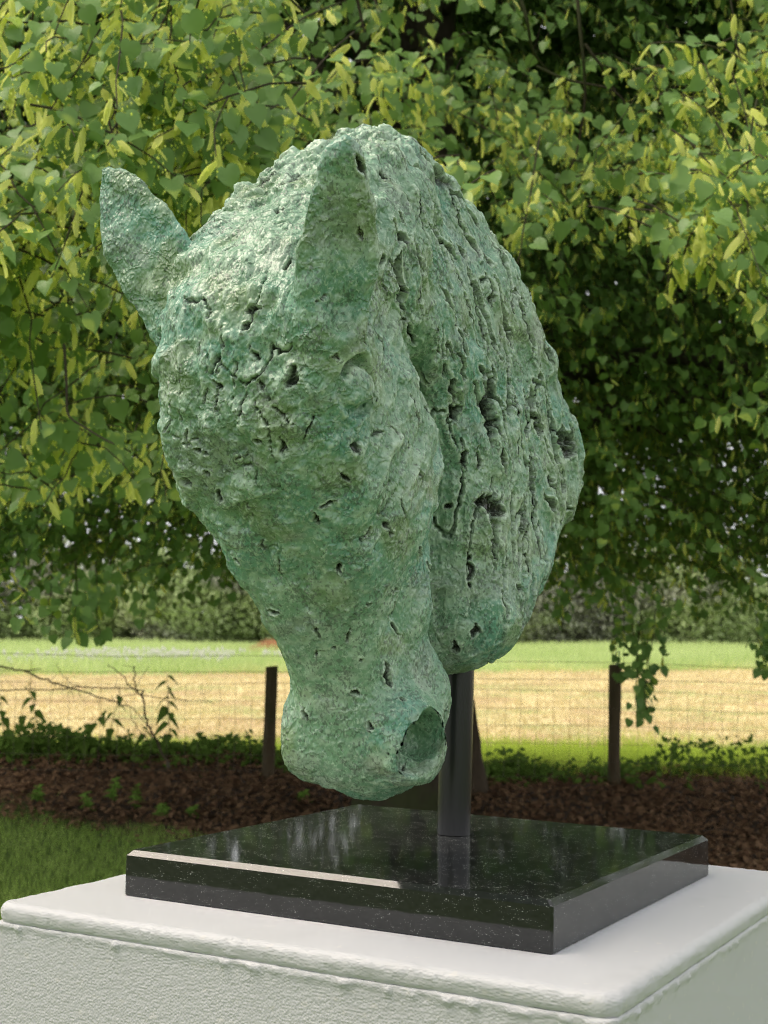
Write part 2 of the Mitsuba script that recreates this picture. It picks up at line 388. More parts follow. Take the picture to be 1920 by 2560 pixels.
def bronze_detail(v, n, part):
    """(offset outwards, strength of the dark recess colour) at the points v with normals n"""
    l_ = v[:, 1]
    dist, along = crest_flow(v)
    # strokes run along the crest on the neck, down the face on the head
    nk = (part == 1)[:, None]
    head_q = np.stack([v[:, 0] + .45 * (v[:, 2] - 1.8), v[:, 1], v[:, 2]], -1)
    q = np.where(nk, np.stack([v[:, 0] - .60 * np.clip(v[:, 2] - 1.80, 0, 1) + .10 * (v[:, 2] - 1.8), v[:, 1], v[:, 2]], -1), head_q)
    face = smooth01((v[:, 2] - 1.48) / .2)
    near_eye = np.exp(-(np.linalg.norm(v - EYE_ON, axis=1) / .046) ** 4)
    amp = np.where(part == 1, 1.0, np.where(part >= 2, .62, 1.1)) * (.55 + .45 * smooth01((v[:, 2] - 1.55) / .25)) * (1 - .6 * near_eye)
    o = (meshkit.fbm(v * 11, 2, 1) - .5) * .009 * (.4 + .6 * face)
    fa, ea = facets(v, .062, 11, .0018, .065)
    fb, eb = facets(q * np.array([1, 1, .5]), .026, 12, .0008, .045)
    o += amp * (fa + fb)
    st = np.array([40.0, 40.0, 9.0])
    r = meshkit.fbm(q * st, 3, 23)
    o += amp * np.where(part == 1, .0120, .0085) * (r - .5)
    w = .16 * (meshkit.fbm(v * 70, 3, 24) - .5)
    o += amp * np.where(part == 1, .0120, .0090) * (ledges(np.clip(meshkit.fbm(q * np.array([30.0, 30, 7]), 2, 25) + w, 0, 1), 7, .13) - .5)
    o += amp * .0080 * (ledges(np.clip(meshkit.fbm(q * np.array([62.0, 62, 17]), 2, 26) + w, 0, 1), 6, .16) - .5)
    o += amp * .0030 * (1 - np.abs(2 * meshkit.fbm(q * np.array([120.0, 120, 30]), 2, 28) - 1))
    o += (meshkit.fbm(v * np.array([210.0, 210, 130]), 2, 31) - .5) * .0011
    # torn slits along the strokes, most of them on the neck
    q2 = q + (np.stack([meshkit.fbm(v * 120 + 5 * k, 2, 70 + k) - .5 for k in range(3)], -1)) * .007
    n1, n2 = meshkit.fbm(q2 * np.array([30.0, 30, 5.0]) + 3, 2, 81), meshkit.fbm(q2 * np.array([46.0, 46, 7.5]) + 9, 2, 27)
    m1 = meshkit.noise(q * np.array([26.0, 26, 15.0]), 83)
    keep = (part < 2) * (1 - near_eye) * smooth01(dist / .012) * (.12 + .88 * smooth01((v[:, 2] - 1.62) / .2))
    line = np.clip(1 - np.abs(n1 - .5) / np.where(part == 1, .020, .012), 0, 1) * smooth01((m1 - np.where(part == 1, .33, .62)) / .16)
    hole = smooth01((n2 - np.where(part == 1, .660, .80)) / .025) * smooth01((meshkit.noise(v * 9, 3) - .30) / .2)
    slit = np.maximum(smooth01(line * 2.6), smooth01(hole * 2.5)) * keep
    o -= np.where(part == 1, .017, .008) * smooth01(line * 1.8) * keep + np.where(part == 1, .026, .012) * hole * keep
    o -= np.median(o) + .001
    bare = .95 * slit  # dark bronze in the slits, deepened to stand for recess shade
    lock = smooth01((v[:, 2] - 1.76) / .05) * smooth01((1.985 - v[:, 2]) / .05) * smooth01((.02 - l_) / .05) * (part == 0)
    o += lock * .020 * (meshkit.fbm(v * np.array([25, 58, 7.0]), 2, 51) - .5)
    mane = smooth01((crest_of(v) - .0) / .05)
    o += mane * (ledges(meshkit.fbm(v * 26, 2, 41), 5, .35) - .5) * .044 * np.where((part == 1) | (v[:, 2] > 2.03), 1, .25)
    # gouges where the clay was torn out
    rng = np.random.default_rng(5)
    for row in GOUGES:
        p0, p1, w, dep = np.array(row[:3]) * .001, np.array(row[3:6]) * .001, row[6] * (.0012 if row[0] < 200 else .0008), row[7] * (.0016 if row[0] < 200 else .0011)
        ab = p1 - p0
        L2_ = max((ab * ab).sum(), 1e-9)
        near = np.flatnonzero((np.abs(v - (p0 + p1) / 2) < math.sqrt(L2_) / 2 + w * 3 + .006).all(1))
        if not len(near):
            continue
        q = v[near]
        wob = np.stack([meshkit.fbm(q * 75 + 7 * k, 3, int(rng.integers(1000))) - .5 for k in range(3)], -1)
        q = q + wob * (w * 1.6 + .009)
        t = ((q - p0) @ ab) / L2_
        d = np.linalg.norm(q - (p0 + np.clip(t, 0, 1)[:, None] * ab), axis=1)
        e = d / (w * (1.05 - .62 * np.abs(2 * np.clip(t, 0, 1) - 1)))
        cut = smooth01((1.25 - e) / .7)
        cut = cut * np.where(part[near] >= 2, .35, 1)
        o[near] -= dep * cut
        bare[near] = np.maximum(bare[near], smooth01((1.32 - e) / .35) * min(1, dep / .007))  # gouges coloured dark: bronze tone and painted shade together
        o[near] += min(.002, .2 * dep) * np.exp(-((e - 1.75) / .45) ** 2)
    # the eye: lid folds round the ball
    d = v - EYE_ON
    rho, ang = np.linalg.norm(d, axis=1), np.arctan2(d[:, 2], .8 * d[:, 1] - .6 * d[:, 0])
    lid = np.exp(-((rho - .028) / .005) ** 2) * smooth01((np.cos(ang - 1.2) + .35) / .5)
    o -= .013 * lid
    bare = np.maximum(bare, .25 * lid)  # lid fold takes some of the same dark recess colour
    o += .005 * np.exp(-((rho - .038) / .006) ** 2) * smooth01((np.cos(ang - 1.3) + .3) / .6)
    o -= .006 * np.exp(-((rho - .033) / .005) ** 2) * smooth01((np.cos(ang + 2.2) - .2) / .5)
    return o, np.clip(bare, 0, 1)


def crest_flow(v):
    """distance from the mane's edge and place along it"""
    c = curve(NECK[1:20], 400)
    from scipy.spatial import cKDTree
    d, i = cKDTree(c).query(v[:, [0, 2]])
    t = np.r_[0, np.cumsum(np.linalg.norm(np.diff(c, axis=0), axis=1))][i]
    return d, t


def crest_of(v):
    """how near the mane's edge: positive within 5 cm of the neck's upper rim"""
    s, z = v[:, 0], v[:, 2]
    c = curve(NECK[1:15], 80)
    from scipy.spatial import cKDTree
    d, _ = cKDTree(c).query(np.stack([s, z], 1))
    return np.clip(.05 - d, 0, 1)


def patina(v, n, o, bare, worn):
    """the bronze's own colours: verdigris, mint, olive in patches; torn places get dark bronze plus painted shade"""
    f1, f2, f3, f4 = (meshkit.fbm(v * k, 4, 60 + i)[:, None] for i, k in enumerate((9, 16, 45, 140)))
    base, teal, mint, olive, recess_dark = (np.array(c) for c in ((.165, .308, .186), (.105, .300, .215), (.60, .74, .58), (.170, .255, .105), (.026, .027, .021)))
    c = base + (teal - base) * smooth01((f1 - .45) / .25) * .8
    c = c + (olive - c) * .7 * smooth01((f2 - .52) / .16)
    c = c + (mint - c) * .30 * smooth01((f3 + .6 * (f4 - .5) - .50) / .16)
    grey = np.array((.27, .30, .26))
    c = c + (grey - c) * .35 * smooth01((meshkit.fbm(v * 19, 4, 71)[:, None] - .60) / .08)
    c = c + (mint - c) * .55 * worn[:, None]                        # rubbed where it stands proud
    c = c + (recess_dark - c) * .96 * bare[:, None]                       # torn places: dark bronze, with recess shade painted into the colour
    return c * (.86 + .28 * meshkit.fbm(v * 420, 2, 77)[:, None])


def build_bronze(h=.0042):
    v, f, d2 = bronze_shape(h)
    v, f = trimesh.remesh.subdivide(v, f)
    v = relaxed(v, f, 1)
    n = meshkit.arrays((v, f), True)[2]
    s, l, z = v.T
    fields = np.stack([head_field(s, l, z), neck_field(s, l, z, d2), ear_field(s, l, z, EARS[0]) * 1.3 - .004, ear_field(s, l, z, EARS[1]) * 1.3 - .004], 1)
    part = np.argmin(fields, 1)
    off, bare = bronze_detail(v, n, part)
    v2 = v + n * off[:, None]
    mean = relaxed(off[:, None], f, 10)[:, 0]
    worn = smooth01((off - mean - .0003) / .0012)
    return v, v2, f, n, part, off, bare, worn


# ---------------------------------------------------------------- materials
def rgb(*c):
    return {'type': 'rgb', 'value': list(map(float, c))}


def principled(color, rough=.6, spec=.4, **kw):
    return {'type': 'principled', 'base_color': color if isinstance(color, dict) else rgb(*color), 'roughness': rough, 'specular': spec, **kw}


def bumped(bsdf, fn, eps):
    return {'type': 'bumpmap', 'height': proc(fn, eps=eps), 'nested': bsdf}


def leafy(color, trans=.9, rough=.45):
    return {'type': 'principledthin', 'base_color': color, 'roughness': rough, 'diff_trans': trans, 'spec_trans': 0.0, 'eta': 1.4}


def wrinkle(p):
    """thin raised threads in the clay, where the trowel dragged it"""
    w = .010 * (noise(p.x * 60, p.y * 60, p.z * 60) - .5)
    u = .010 * (noise(p.x * 67 + 9, p.y * 67, p.z * 67) - .5)
    n = fbm((p.x + w) * 105, (p.y + u) * 105, (p.z + w - u) * 78, 3)
    r = 1 - dr.abs(2 * n - 1)
    return r * r * r * r * r * r * r * r


def fleck_pale(p, n, uv):
    a = fbm(p.x * 420, p.y * 420, p.z * 240, 3)
    return dr.clip(.25 * smoothstep(.54, .70, a) + .55 * smoothstep(.62, .95, wrinkle(p)) * smoothstep(.35, .6, a), 0, .8)


def fleck_dark(p, n, uv):
    a = fbm(p.x * 400 + 31, p.y * 400, p.z * 220, 3)
    return .55 * smoothstep(.57, .70, a + .34 * (noise(p.x * 48 + 9, p.y * 48, p.z * 34) - .5))


_patina = {'type': 'blendbsdf', 'weight': proc(fleck_dark),
           'a': {'type': 'blendbsdf', 'weight': proc(fleck_pale),
                 'a': principled({'type': 'mesh_attribute', 'name': 'vertex_color'}, .32, .75), 'b': principled((.50, .64, .50), .36, .6)},
           'b': principled((.045, .060, .048), .38, .6)}
scene['bronze'] = bumped(_patina,
                         lambda p, n, uv: .0018 * wrinkle(p) * smoothstep(.35, .6, fbm(p.x * 24, p.y * 24, p.z * 15, 2)) + .0015 * fbm(p.x * 330, p.y * 330, p.z * 210, 2), 5e-4)


def granite_color(p, n, uv):
    q = [p.x * 800, p.y * 800, p.z * 800]
    h = noise(q[0], q[1], q[2])
    fleck = smoothstep(.80, .92, h) * smoothstep(.35, .6, noise(p.x * 90, p.y * 90, p.z * 90))
    return mix((.010, .011, .011), (.45, .46, .45), fleck) + mi.Color3f(.008) * noise(p.x * 240, p.y * 240, p.z * 240)


scene['granite'] = principled(proc(granite_color), .055, .6)
scene['black_steel'] = principled(proc(lambda p, n, uv: mix((.005, .005, .006), (.016, .016, .018), fbm(p.x * 60, p.y * 60, p.z * 9, 3))), .28, .5)


def paint_color(p, n, uv):
    d = smoothstep(.55, .8, fbm(p.x * 7, p.y * 7, p.z * 12, 4))
    s_ = smoothstep(.70, .78, fbm(p.x * 90, p.y * 90, p.z * 90, 3))
    c = mix((.53, .535, .55), (.47, .475, .485), d * .6)
    return mix(c, (.62, .60, .57), s_ * .4)


scene['white_paint'] = bumped(principled(proc(paint_color), .42, .4),
                              lambda p, n, uv: 0.0007 * fbm(p.x * 190, p.y * 190, p.z * 190, 3) + .0008 * noise(p.x * 420, p.y * 520, p.z * 520), 8e-4)

# ---------------------------------------------------------------- plinth
PZ = SLAB_Z - 0.0577


def plinth_ring(half, r, n_side, n_corner):
    """the outline of a rounded square as (s, l) points, with outward directions"""
    pts, nor = [], []
    for k in range(4):
        a = k * math.pi / 2
        ca, sa = math.cos(a), math.sin(a)
        for t in np.linspace(-1, 1, n_side, endpoint=False):
            p = np.array([half, t * (half - r)])
            pts.append((ca * p[0] - sa * p[1], sa * p[0] + ca * p[1]))
            nor.append((ca, sa))
        for t in np.linspace(0, math.pi / 2, n_corner, endpoint=False):
            p = np.array([half - r + r * math.cos(t), half - r + r * math.sin(t)])
            pts.append((ca * p[0] - sa * p[1], sa * p[0] + ca * p[1]))
            nor.append((math.cos(a + t), math.sin(a + t)))
    return np.array(pts), np.array(nor)


def sweep_ring(profile, half, r, n_side, n_corner, wobble):
    """profile: (inset, drop below the plinth's top) from inside to below; the ring is swept through it"""
    pts, nor = plinth_ring(half, r, n_side, n_corner)
    rows = []
    for k, (ins, drop) in enumerate(profile):
        q = pts - nor * np.minimum(ins, half - 1e-4)
        if ins > r:
            q = np.sign(pts) * np.minimum(np.abs(pts), half - ins)
        rows.append(np.c_[q, np.full(len(q), -drop)])
    v = np.vstack(rows)
    N, M = len(pts), len(profile)
    i, j = np.meshgrid(np.arange(M - 1), np.arange(N), indexing='ij')
    q = np.stack([i * N + j, (i + 1) * N + j, (i + 1) * N + (j + 1) % N, i * N + (j + 1) % N], -1).reshape(-1, 4)
    f = np.vstack([q[:, [0, 1, 2]], q[:, [0, 2, 3]]])
    nn = meshkit.arrays((v, f), True)[2]
    v = v + nn * wobble(v)[:, None]
    return v, f


def build_plinth():
    k = 'white_plinth'
    R = .0115
    arc = [(R - R * math.sin(a), R - R * math.cos(a)) for a in np.linspace(0, math.pi * .56, 12)]
    prof = [(.405, 0.0), (.3, 0.0), (.2, 0.0), (.1, 0.0), (.06, 0), (.04, 0), (.028, 0.0)] + arc + [(.0006, .0185), (.0016, .0215), (.0036, .0240)]

    def wob(v):
        edge = np.clip(1 - (.41 - np.abs(v[:, :2]).max(1)) / .03, 0, 1)
        return (meshkit.fbm(v * 26, 3, 1) - .5) * .0020 * (.25 + edge) + (meshkit.fbm(v * 110, 2, 2) - .5) * .0022 * edge
    v, f = sweep_ring(prof, .412, .02, 260, 14, wob)
    c = onslab(.012 + v[:, 0], .006 + v[:, 1], PZ + v[:, 2])
    add(k + '__top_board', vf(c, f), 'white_paint', smooth=40)
    prof = [(.02, .0234), (.0032, .0238), (.0020, .0250), (.0012, .0270), (.0012, .0295), (.0018, .0320), (.0024, .035), (.0028, .040), (.0032, .06), (.0032, .10), (.0032, .2), (.0032, .5), (.0032, PZ + .02)]

    def wob2(v):
        bead = np.exp(-((v[:, 2] + .030) / .0055) ** 2)
        lump = meshkit.fbm(v * np.array([40, 40, 90]), 3, 5)
        return bead * ((lump - .5) * .0050 + .0028 * smooth01((meshkit.noise(v * np.array([70, 70, 60]), 9) - .62) / .2)) + (meshkit.fbm(v * 9, 2, 3) - .5) * .0020
    v, f = sweep_ring(prof, .412, .012, 330, 8, wob2)
    c = onslab(.012 + v[:, 0], .006 + v[:, 1], PZ + v[:, 2])
    add(k + '__body', vf(c, f), 'white_paint', smooth=40)
    say(k, 'white painted square plinth with a rounded top edge, carrying the black granite slab', 'plinth')


build_plinth()

# ---------------------------------------------------------------- the sculpture on its granite slab
HORSE = 'horse_head_sculpture'


def build_sculpture():
    # granite: the outline of the square, its top edge chamfered
    h, c, r = .3, .0065, .003
    ring = [(h, -h + r), (h, h - r), (h - r, h), (-h + r, h), (-h, h - r), (-h, -h + r), (-h + r, -h), (h - r, -h)]
    ring = np.array(ring)
    lv = [(0.0, .0012), (.0012, 0), (.0577 - c, 0), (.0577, c)]
    v = np.vstack([np.c_[ring * (h - ins) / h, np.full(8, z)] for z, ins in lv] + [[[0, 0, 0], [0, 0, .0577]]])
    f = []
    for i in range(3):
        for j in range(8):
            a, b = i * 8 + j, i * 8 + (j + 1) % 8
            f += [(a, b, b + 8), (a, b + 8, a + 8)]
    for j in range(8):
        f += [((j + 1) % 8, j, 32), (24 + j, 24 + (j + 1) % 8, 33)]
    f = np.array(f)[:, ::-1]
    f = f[:, ::-1]
    w = onslab(v[:, 0], v[:, 1], PZ + .0006 + v[:, 2])
    add(HORSE + '__granite_slab', vf(w, f), 'granite', label='square black granite slab with pale flecks under the bronze')
    # pole with its foot
    p0 = onslab(-.083, -.011, SLAB_Z + .0008)
    top = np.array([p0[0] + .005, p0[1] + .01, 1.66])
    pv, pf = tube(np.linspace(p0, top, 6), .0242, 48)
    add(HORSE + '__pole', vf(pv, pf), 'black_steel', smooth=30, label='upright black steel tube carrying the bronze head')
    v0, v, f, n, part, off, bare, worn = build_bronze(BRONZE_H)
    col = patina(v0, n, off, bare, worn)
    w = med(*v.T)
    nor = meshkit.arrays((w, f), True)[2]
    s, l, z = v0.T
    al = np.abs(l)
    eye = (ellipsoid(s, al, z, EYE_AT, (.036, .03, .032)) < 0) & (part == 0)
    nostril = ellipsoid(s, al, z, (.244, .106, 1.440), (.042, .055, .050), .45, .45) < 0
    nostril &= part == 0
    tag = np.where(eye, np.where(l > 0, 5, 4), np.where(nostril, np.where(l > 0, 7, 6), part))
    names = {0: '__head', 1: '__neck', 2: '__ear', 3: '__ear_001', 4: '__head__eye_001', 5: '__head__eye', 6: '__head__nostril_001', 7: '__head__nostril'}
    ft = np.median(tag[f], axis=1).astype(int)
    ft = np.where((tag[f] == ft[:, None]).any(1), ft, tag[f][:, 0])
    for t, nm in names.items():
        ff = f[ft == t]
        if not len(ff):
            continue
        u, inv = np.unique(ff, return_inverse=True)
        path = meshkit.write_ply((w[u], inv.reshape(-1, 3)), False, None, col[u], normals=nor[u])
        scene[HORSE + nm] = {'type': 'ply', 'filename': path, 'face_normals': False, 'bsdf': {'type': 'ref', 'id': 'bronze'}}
    labels[HORSE + '__ear'] = {'label': 'left ear in the picture, standing clear against the leaves'}
    labels[HORSE + '__ear_001'] = {'label': 'right ear in the picture, in front of the arched neck'}
    say(HORSE, 'green patinated bronze horse head with arched neck, on a black pole and granite slab', 'sculpture')


BRONZE_H = .0042
EYE_AT = (.440, .122, 1.836)
build_sculpture()
# ---------------------------------------------------------------- ground
def gz(x, y):
    """height of the ground: lawn, a low bank of soil along the fence, then the field, which rises gently to the right"""
    x, y = np.asarray(x, float), np.asarray(y, float)
    bank = smooth01((y - 10.6 - .15 * x) / 1.9) * (1 - .6 * smooth01((y - 14.0) / 3))
    bump = .05 * (meshkit.fbm(np.stack([x * .8, y * .8, x * 0], -1), 3, 4) - .5) * smooth01((y - 6) / 4) * (1 - .6 * smooth01((y - 15) / 3))
    bank2 = .17 * np.exp(-((y - 13.6) / .75) ** 2) * smooth01((-.3 - x) / 1.2)
    return .17 * bank + bank2 + bump + .011 * np.clip(x, -40, 40) * smooth01((y - 9) / 5)


def lawn_edge(x):
    return 10.75 - .42 * (x + 2.0)


def wob2d(x, y, k, seed):
    return meshkit.fbm(np.stack([np.asarray(x, float) * k, np.asarray(y, float) * k, np.zeros(np.shape(x))], -1), 3, seed) - .5


def on_ground(px, py):
    """where the line of sight through a spot of the photograph meets the ground"""
    d = _f + _r * (px - 960) / 3472.0 - _u * (py - 1280) / 3472.0
    t = np.linspace(4, 220, 20000)
    p = EYE + d * t[:, None]
    k = np.argmax(p[:, 2] < gz(p[:, 0], p[:, 1]))
    return p[k]


# the long grass begins along a line that runs away to the right
GE0, GE1 = on_ground(0, 1686), on_ground(1900, 1674)
GE_SLOPE = (GE1[1] - GE0[1]) / (GE1[0] - GE0[0])


def field_edge(x):
    return GE0[1] + GE_SLOPE * (np.asarray(x, float) - GE0[0])


HEDGE0, HEDGE_SLOPE = 112.0, GE_SLOPE


def hedge_line(x):
    return HEDGE0 + .45 * GE_SLOPE * np.asarray(x, float)


def ground_color(p, n, uv):
    f1, f2 = fbm(p.x * 1.7, p.y * 1.7, 0.0, 4), fbm(p.x * 14, p.y * 14, 0.0, 3)
    edge = 10.75 - .42 * (p.x + 2.0) + (f1 - .5) * 1.6
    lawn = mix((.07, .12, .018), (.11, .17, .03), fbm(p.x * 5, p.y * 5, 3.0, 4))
    soil = mix((.030, .018, .011), (.085, .050, .030), f2)
    c = mix(lawn, soil, smoothstep(-.25, .25, p.y - edge))
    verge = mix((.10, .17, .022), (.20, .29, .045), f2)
    c = mix(c, verge, smoothstep(-.5, .5, p.y - 14.0 + (f1 - .5) * 2))
    big = fbm(p.x * .35, p.y * .35, 7.0, 4)
    straw = mix((.43, .33, .155), (.76, .65, .36), fbm(p.x * 3.0, p.y * 1.2, 1.0, 4))
    straw = mix(straw, (.27, .33, .10), smoothstep(.50, .66, big) * .75 * smoothstep(.4, .6, fbm(p.x * 1.1, p.y * .9, 11.0, 4)))
    straw = mix(straw, (.40, .26, .15), smoothstep(.52, .7, fbm(p.x * .9, p.y * .7, 21.0, 4)) * .6)
    c = mix(c, straw, smoothstep(-.8, .8, p.y - 18.6 - (f1 - .5) * 3))
    tall = mix((.22, .33, .09), (.34, .44, .15), f1)
    far = p.y - (GE_A + GE_B * p.x) + (fbm(p.x * .5, p.y * .25, 4.0, 3) - .5) * 9
    return mix(c, tall, smoothstep(-1.0, 1.0, far))


GE_A, GE_B = float(GE0[1] - GE_SLOPE * GE0[0]), float(GE_SLOPE)
scene['ground_mat'] = bumped(principled(proc(ground_color), .85, .2), lambda p, n, uv: .05 * fbm(p.x * 11, p.y * 11, 0.0, 4), .01)


def build_ground():
    xs = np.r_[-1500, -600, -250, -120, -60, -35, -20, -14, np.linspace(-10, 10, 101), 14, 20, 35, 60, 120, 250, 600, 1500]
    ys = np.r_[-1500, -400, -100, -30, -8, -2, np.linspace(0, 24, 121), 27, 31, 36, 42, 50, 60, 75, 95, 120, 160, 250, 500, 1500]
    X, Y = np.meshgrid(xs, ys, indexing='ij')
    Z = gz(X, Y)
    n, m = X.shape
    i, j = np.meshgrid(np.arange(n - 1), np.arange(m - 1), indexing='ij')
    a = i * m + j
    q = np.stack([a, a + m, a + m + 1, a + 1], -1).reshape(-1, 4)
    add('ground', (np.stack([X, Y, Z], -1).reshape(-1, 3), q), 'ground_mat', smooth=True, kind='structure')


build_ground()


def blades(x, y, z, h, w, rng, lean=.45, seg=2):
    """grass blades: tapering bent strips"""
    n = len(x)
    a = rng.uniform(0, 2 * np.pi, n)
    la = rng.uniform(0, 2 * np.pi, n)
    ln = rng.uniform(.05, 1, n) * lean
    base = np.stack([x, y, z], -1)
    side = np.stack([np.cos(a), np.sin(a), 0 * a], -1)
    lea = np.stack([np.cos(la), np.sin(la), 0 * a], -1)
    rows = []
    for k in range(seg + 1):
        t = k / seg
        c = base + np.array([0, 0, 1.0]) * (h * t * (1 - .25 * ln * t))[:, None] + lea * (h * ln * t * t)[:, None]
        ww = w * (1 - t) * .5
        rows += [c - side * ww[:, None], c + side * ww[:, None]] if k < seg else [c]
    v = np.stack(rows, 1)
    m = 2 * seg + 1
    f = []
    for k in range(seg - 1):
        b = 2 * k
        f += [(b, b + 1, b + 3), (b, b + 3, b + 2)]
    f.append((2 * seg - 2, 2 * seg - 1, 2 * seg))
    f = (np.arange(n) * m)[:, None, None] + np.array(f)
    return v.reshape(-1, 3), f.reshape(-1, 3)


def tint(fn_lo, fn_hi, k, seed=0.0):
    return proc(lambda p, n, uv: mix(fn_lo, fn_hi, .5 * fbm(p.x * k, p.y * k, p.z * k + seed, 2) + .5 * noise(p.x * k * 23, p.y * k * 23, p.z * k * 3)))


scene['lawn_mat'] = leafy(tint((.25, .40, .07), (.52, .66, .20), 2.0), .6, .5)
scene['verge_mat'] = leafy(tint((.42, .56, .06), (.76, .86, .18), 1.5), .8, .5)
scene['straw_mat'] = leafy(tint((.64, .53, .26), (.90, .82, .52), 2.0), .5, .6)
scene['meadow_mat'] = leafy(tint((.44, .58, .18), (.84, .90, .50), .25), .8, .6)
scene['seed_mat'] = principled((.78, .76, .68), .8, .1)
scene['litter_mat'] = leafy(proc(lambda p, n, uv: mix(mix((.09, .055, .036), (.40, .24, .15), noise(p.x * 31, p.y * 31, p.z * 31)), (.38, .25, .16), smoothstep(.74, .85, noise(p.x * 57, p.y * 57, p.z * 20)))), .25, .6)
scene['weed_mat'] = leafy(tint((.09, .17, .03), (.20, .31, .07), 6.0), .8, .42)
scene['twig_mat'] = principled(tint((.06, .045, .032), (.16, .12, .085), 9.0), .8, .2)
scene['wire_mat'] = principled((.22, .19, .16), .5, .4, metallic=.6)


def build_grasses():
    rng = np.random.default_rng(21)
    n = 60000
    x, y = rng.uniform(-4.6, 1.2, n), 4.5 + 8.3 * rng.random(n) ** .8
    k = y < lawn_edge(x) + 1.4 * wob2d(x, y, 1.7, 9) + rng.normal(0, .12, n)
    x, y = x[k], y[k]
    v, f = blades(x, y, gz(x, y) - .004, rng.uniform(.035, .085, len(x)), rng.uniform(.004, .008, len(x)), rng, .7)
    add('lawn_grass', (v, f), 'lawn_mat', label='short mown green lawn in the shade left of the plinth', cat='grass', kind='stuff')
    n = 46000
    x, y = rng.uniform(-6, 8.5, n), 13.2 + 6.2 * rng.random(n)
    k = (y > 13.7 + 2.0 * wob2d(x, y, .8, 3) - .10 * x) & (y < 18.3 + 2 * wob2d(x, y, .7, 5) + rng.normal(0, .5, n))
    x, y = x[k], y[k]
    h = rng.uniform(.08, .22, len(x)) * (1 + .9 * wob2d(x, y, 1.3, 8)) * np.where(x < -.2, .8, 1.0)
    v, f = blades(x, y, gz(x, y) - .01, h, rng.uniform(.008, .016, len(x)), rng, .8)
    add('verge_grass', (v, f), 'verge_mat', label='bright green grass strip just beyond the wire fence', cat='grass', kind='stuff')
    n = 60000
    y = 18 + 50 * rng.random(n) ** 1.4
    x = (rng.random(n) - .5) * y * .66
    k = y < field_edge(x) + rng.normal(0, 1.0, n)
    x, y = x[k], y[k]
    v, f = blades(x, y, gz(x, y) - .01, rng.uniform(.05, .13, len(x)) * (.6 + y / 60), rng.uniform(.016, .045, len(x)) * (.5 + y / 40), rng, 1.4)
    add('cut_straw', (v, f), 'straw_mat', label='pale dry cut stubble lying over the mown field', cat='straw', kind='stuff')
    n = 120000
    t = rng.random(n) ** 1.5
    x = rng.uniform(-40, 46, n)
    y = field_edge(x) - 1.2 + t * (hedge_line(x) - field_edge(x))
    k = np.abs(x) < y * .36 + 1
    x, y = x[k], y[k]
    y = y + 5 * wob2d(x, y, .22, 6)
    h = rng.uniform(.28, .80, len(x)) * (1 + 1.1 * wob2d(x, y, .12, 2)) * smooth01((y - field_edge(x) + 2.0) / 5 + .45)
    v, f = blades(x, y, gz(x, y) - .02, h, rng.uniform(.03, .07, len(x)) * (.6 + y / 110), rng, .55)
    add('meadow_grass', (v, f), 'meadow_mat', label='tall light green meadow grass in front of the far hedge', cat='grass', kind='stuff')
    # pale seed heads among it, mostly on the left
    n = 900
    x = rng.uniform(-21, -3.5, n)
    y = field_edge(x) + 3.0 + 12 * rng.random(n)
    k = (meshkit.fbm(np.stack([x * .28, y * .12, x * 0], -1), 3, 12) + .12 * smooth01((-x - 4) / 8) > .50)
    x, y = x[k], y[k]
    z = gz(x, y) + rng.uniform(.30, .62, len(x))
    s_ = rng.uniform(.035, .10, len(x))
    o = np.array([[1, 0, 0], [-.5, .87, 0], [-.5, -.87, 0], [0, 0, 1.6], [0, 0, -1.6]])
    v = np.stack([x, y, z], -1)[:, None] + o * s_[:, None, None]
    f = np.array([(0, 1, 3), (1, 2, 3), (2, 0, 3), (1, 0, 4), (2, 1, 4), (0, 2, 4)])
    add('seed_heads', (v.reshape(-1, 3), ((np.arange(len(x)) * 5)[:, None, None] + f).reshape(-1, 3)), 'seed_mat', label='white flower and seed heads scattered through the tall meadow grass on the left', cat='flowers', kind='stuff')


build_grasses()


def build_litter():
    rng = np.random.default_rng(33)
    n = 80000
    x, y = rng.uniform(-5.5, 6.5, n), rng.uniform(6.0, 15.2, n)
    k = (y > lawn_edge(x) + 1.4 * wob2d(x, y, 1.7, 9) - .1 + rng.normal(0, .25, n)) & (y < 14.4 - .10 * x + 1.2 * wob2d(x, y, 1, 5))
    x, y = x[k], y[k]
    n = len(x)
    s_ = rng.uniform(.014, .030, n) * np.where(rng.random(n) < .12, 1.9, 1)
    ang = rng.uniform(0, 2 * np.pi, n)
    nor = unit(np.c_[rng.normal(0, .5, n), rng.normal(0, .5, n), np.ones(n)])
    t = unit(np.cross(nor, np.stack([np.cos(ang), np.sin(ang), 0 * ang], -1)))
    b = np.cross(nor, t)
    c = np.stack([x, y, gz(x, y) + rng.uniform(.0, .05, n)], -1)
    curl = rng.uniform(-.5, .9, n)
    out = [(-1, 0, 0), (-.3, .62, 1), (.45, .5, .8), (1.1, 0, .2), (.4, -.55, .9), (-.35, -.6, 1)]
    v = np.stack([c + (t * a + b * e) * s_[:, None] + nor * (s_ * curl * g * .6)[:, None] for a, e, g in out], 1)
    f = np.array([(0, 5, 1), (1, 5, 4), (1, 4, 2), (2, 4, 3)])
    add('fallen_leaves', (v.reshape(-1, 3), ((np.arange(n) * 6)[:, None, None] + f).reshape(-1, 3)), 'litter_mat', label='brown dead leaves covering the bare bank under the tree', cat='leaf litter', kind='stuff')


build_litter()


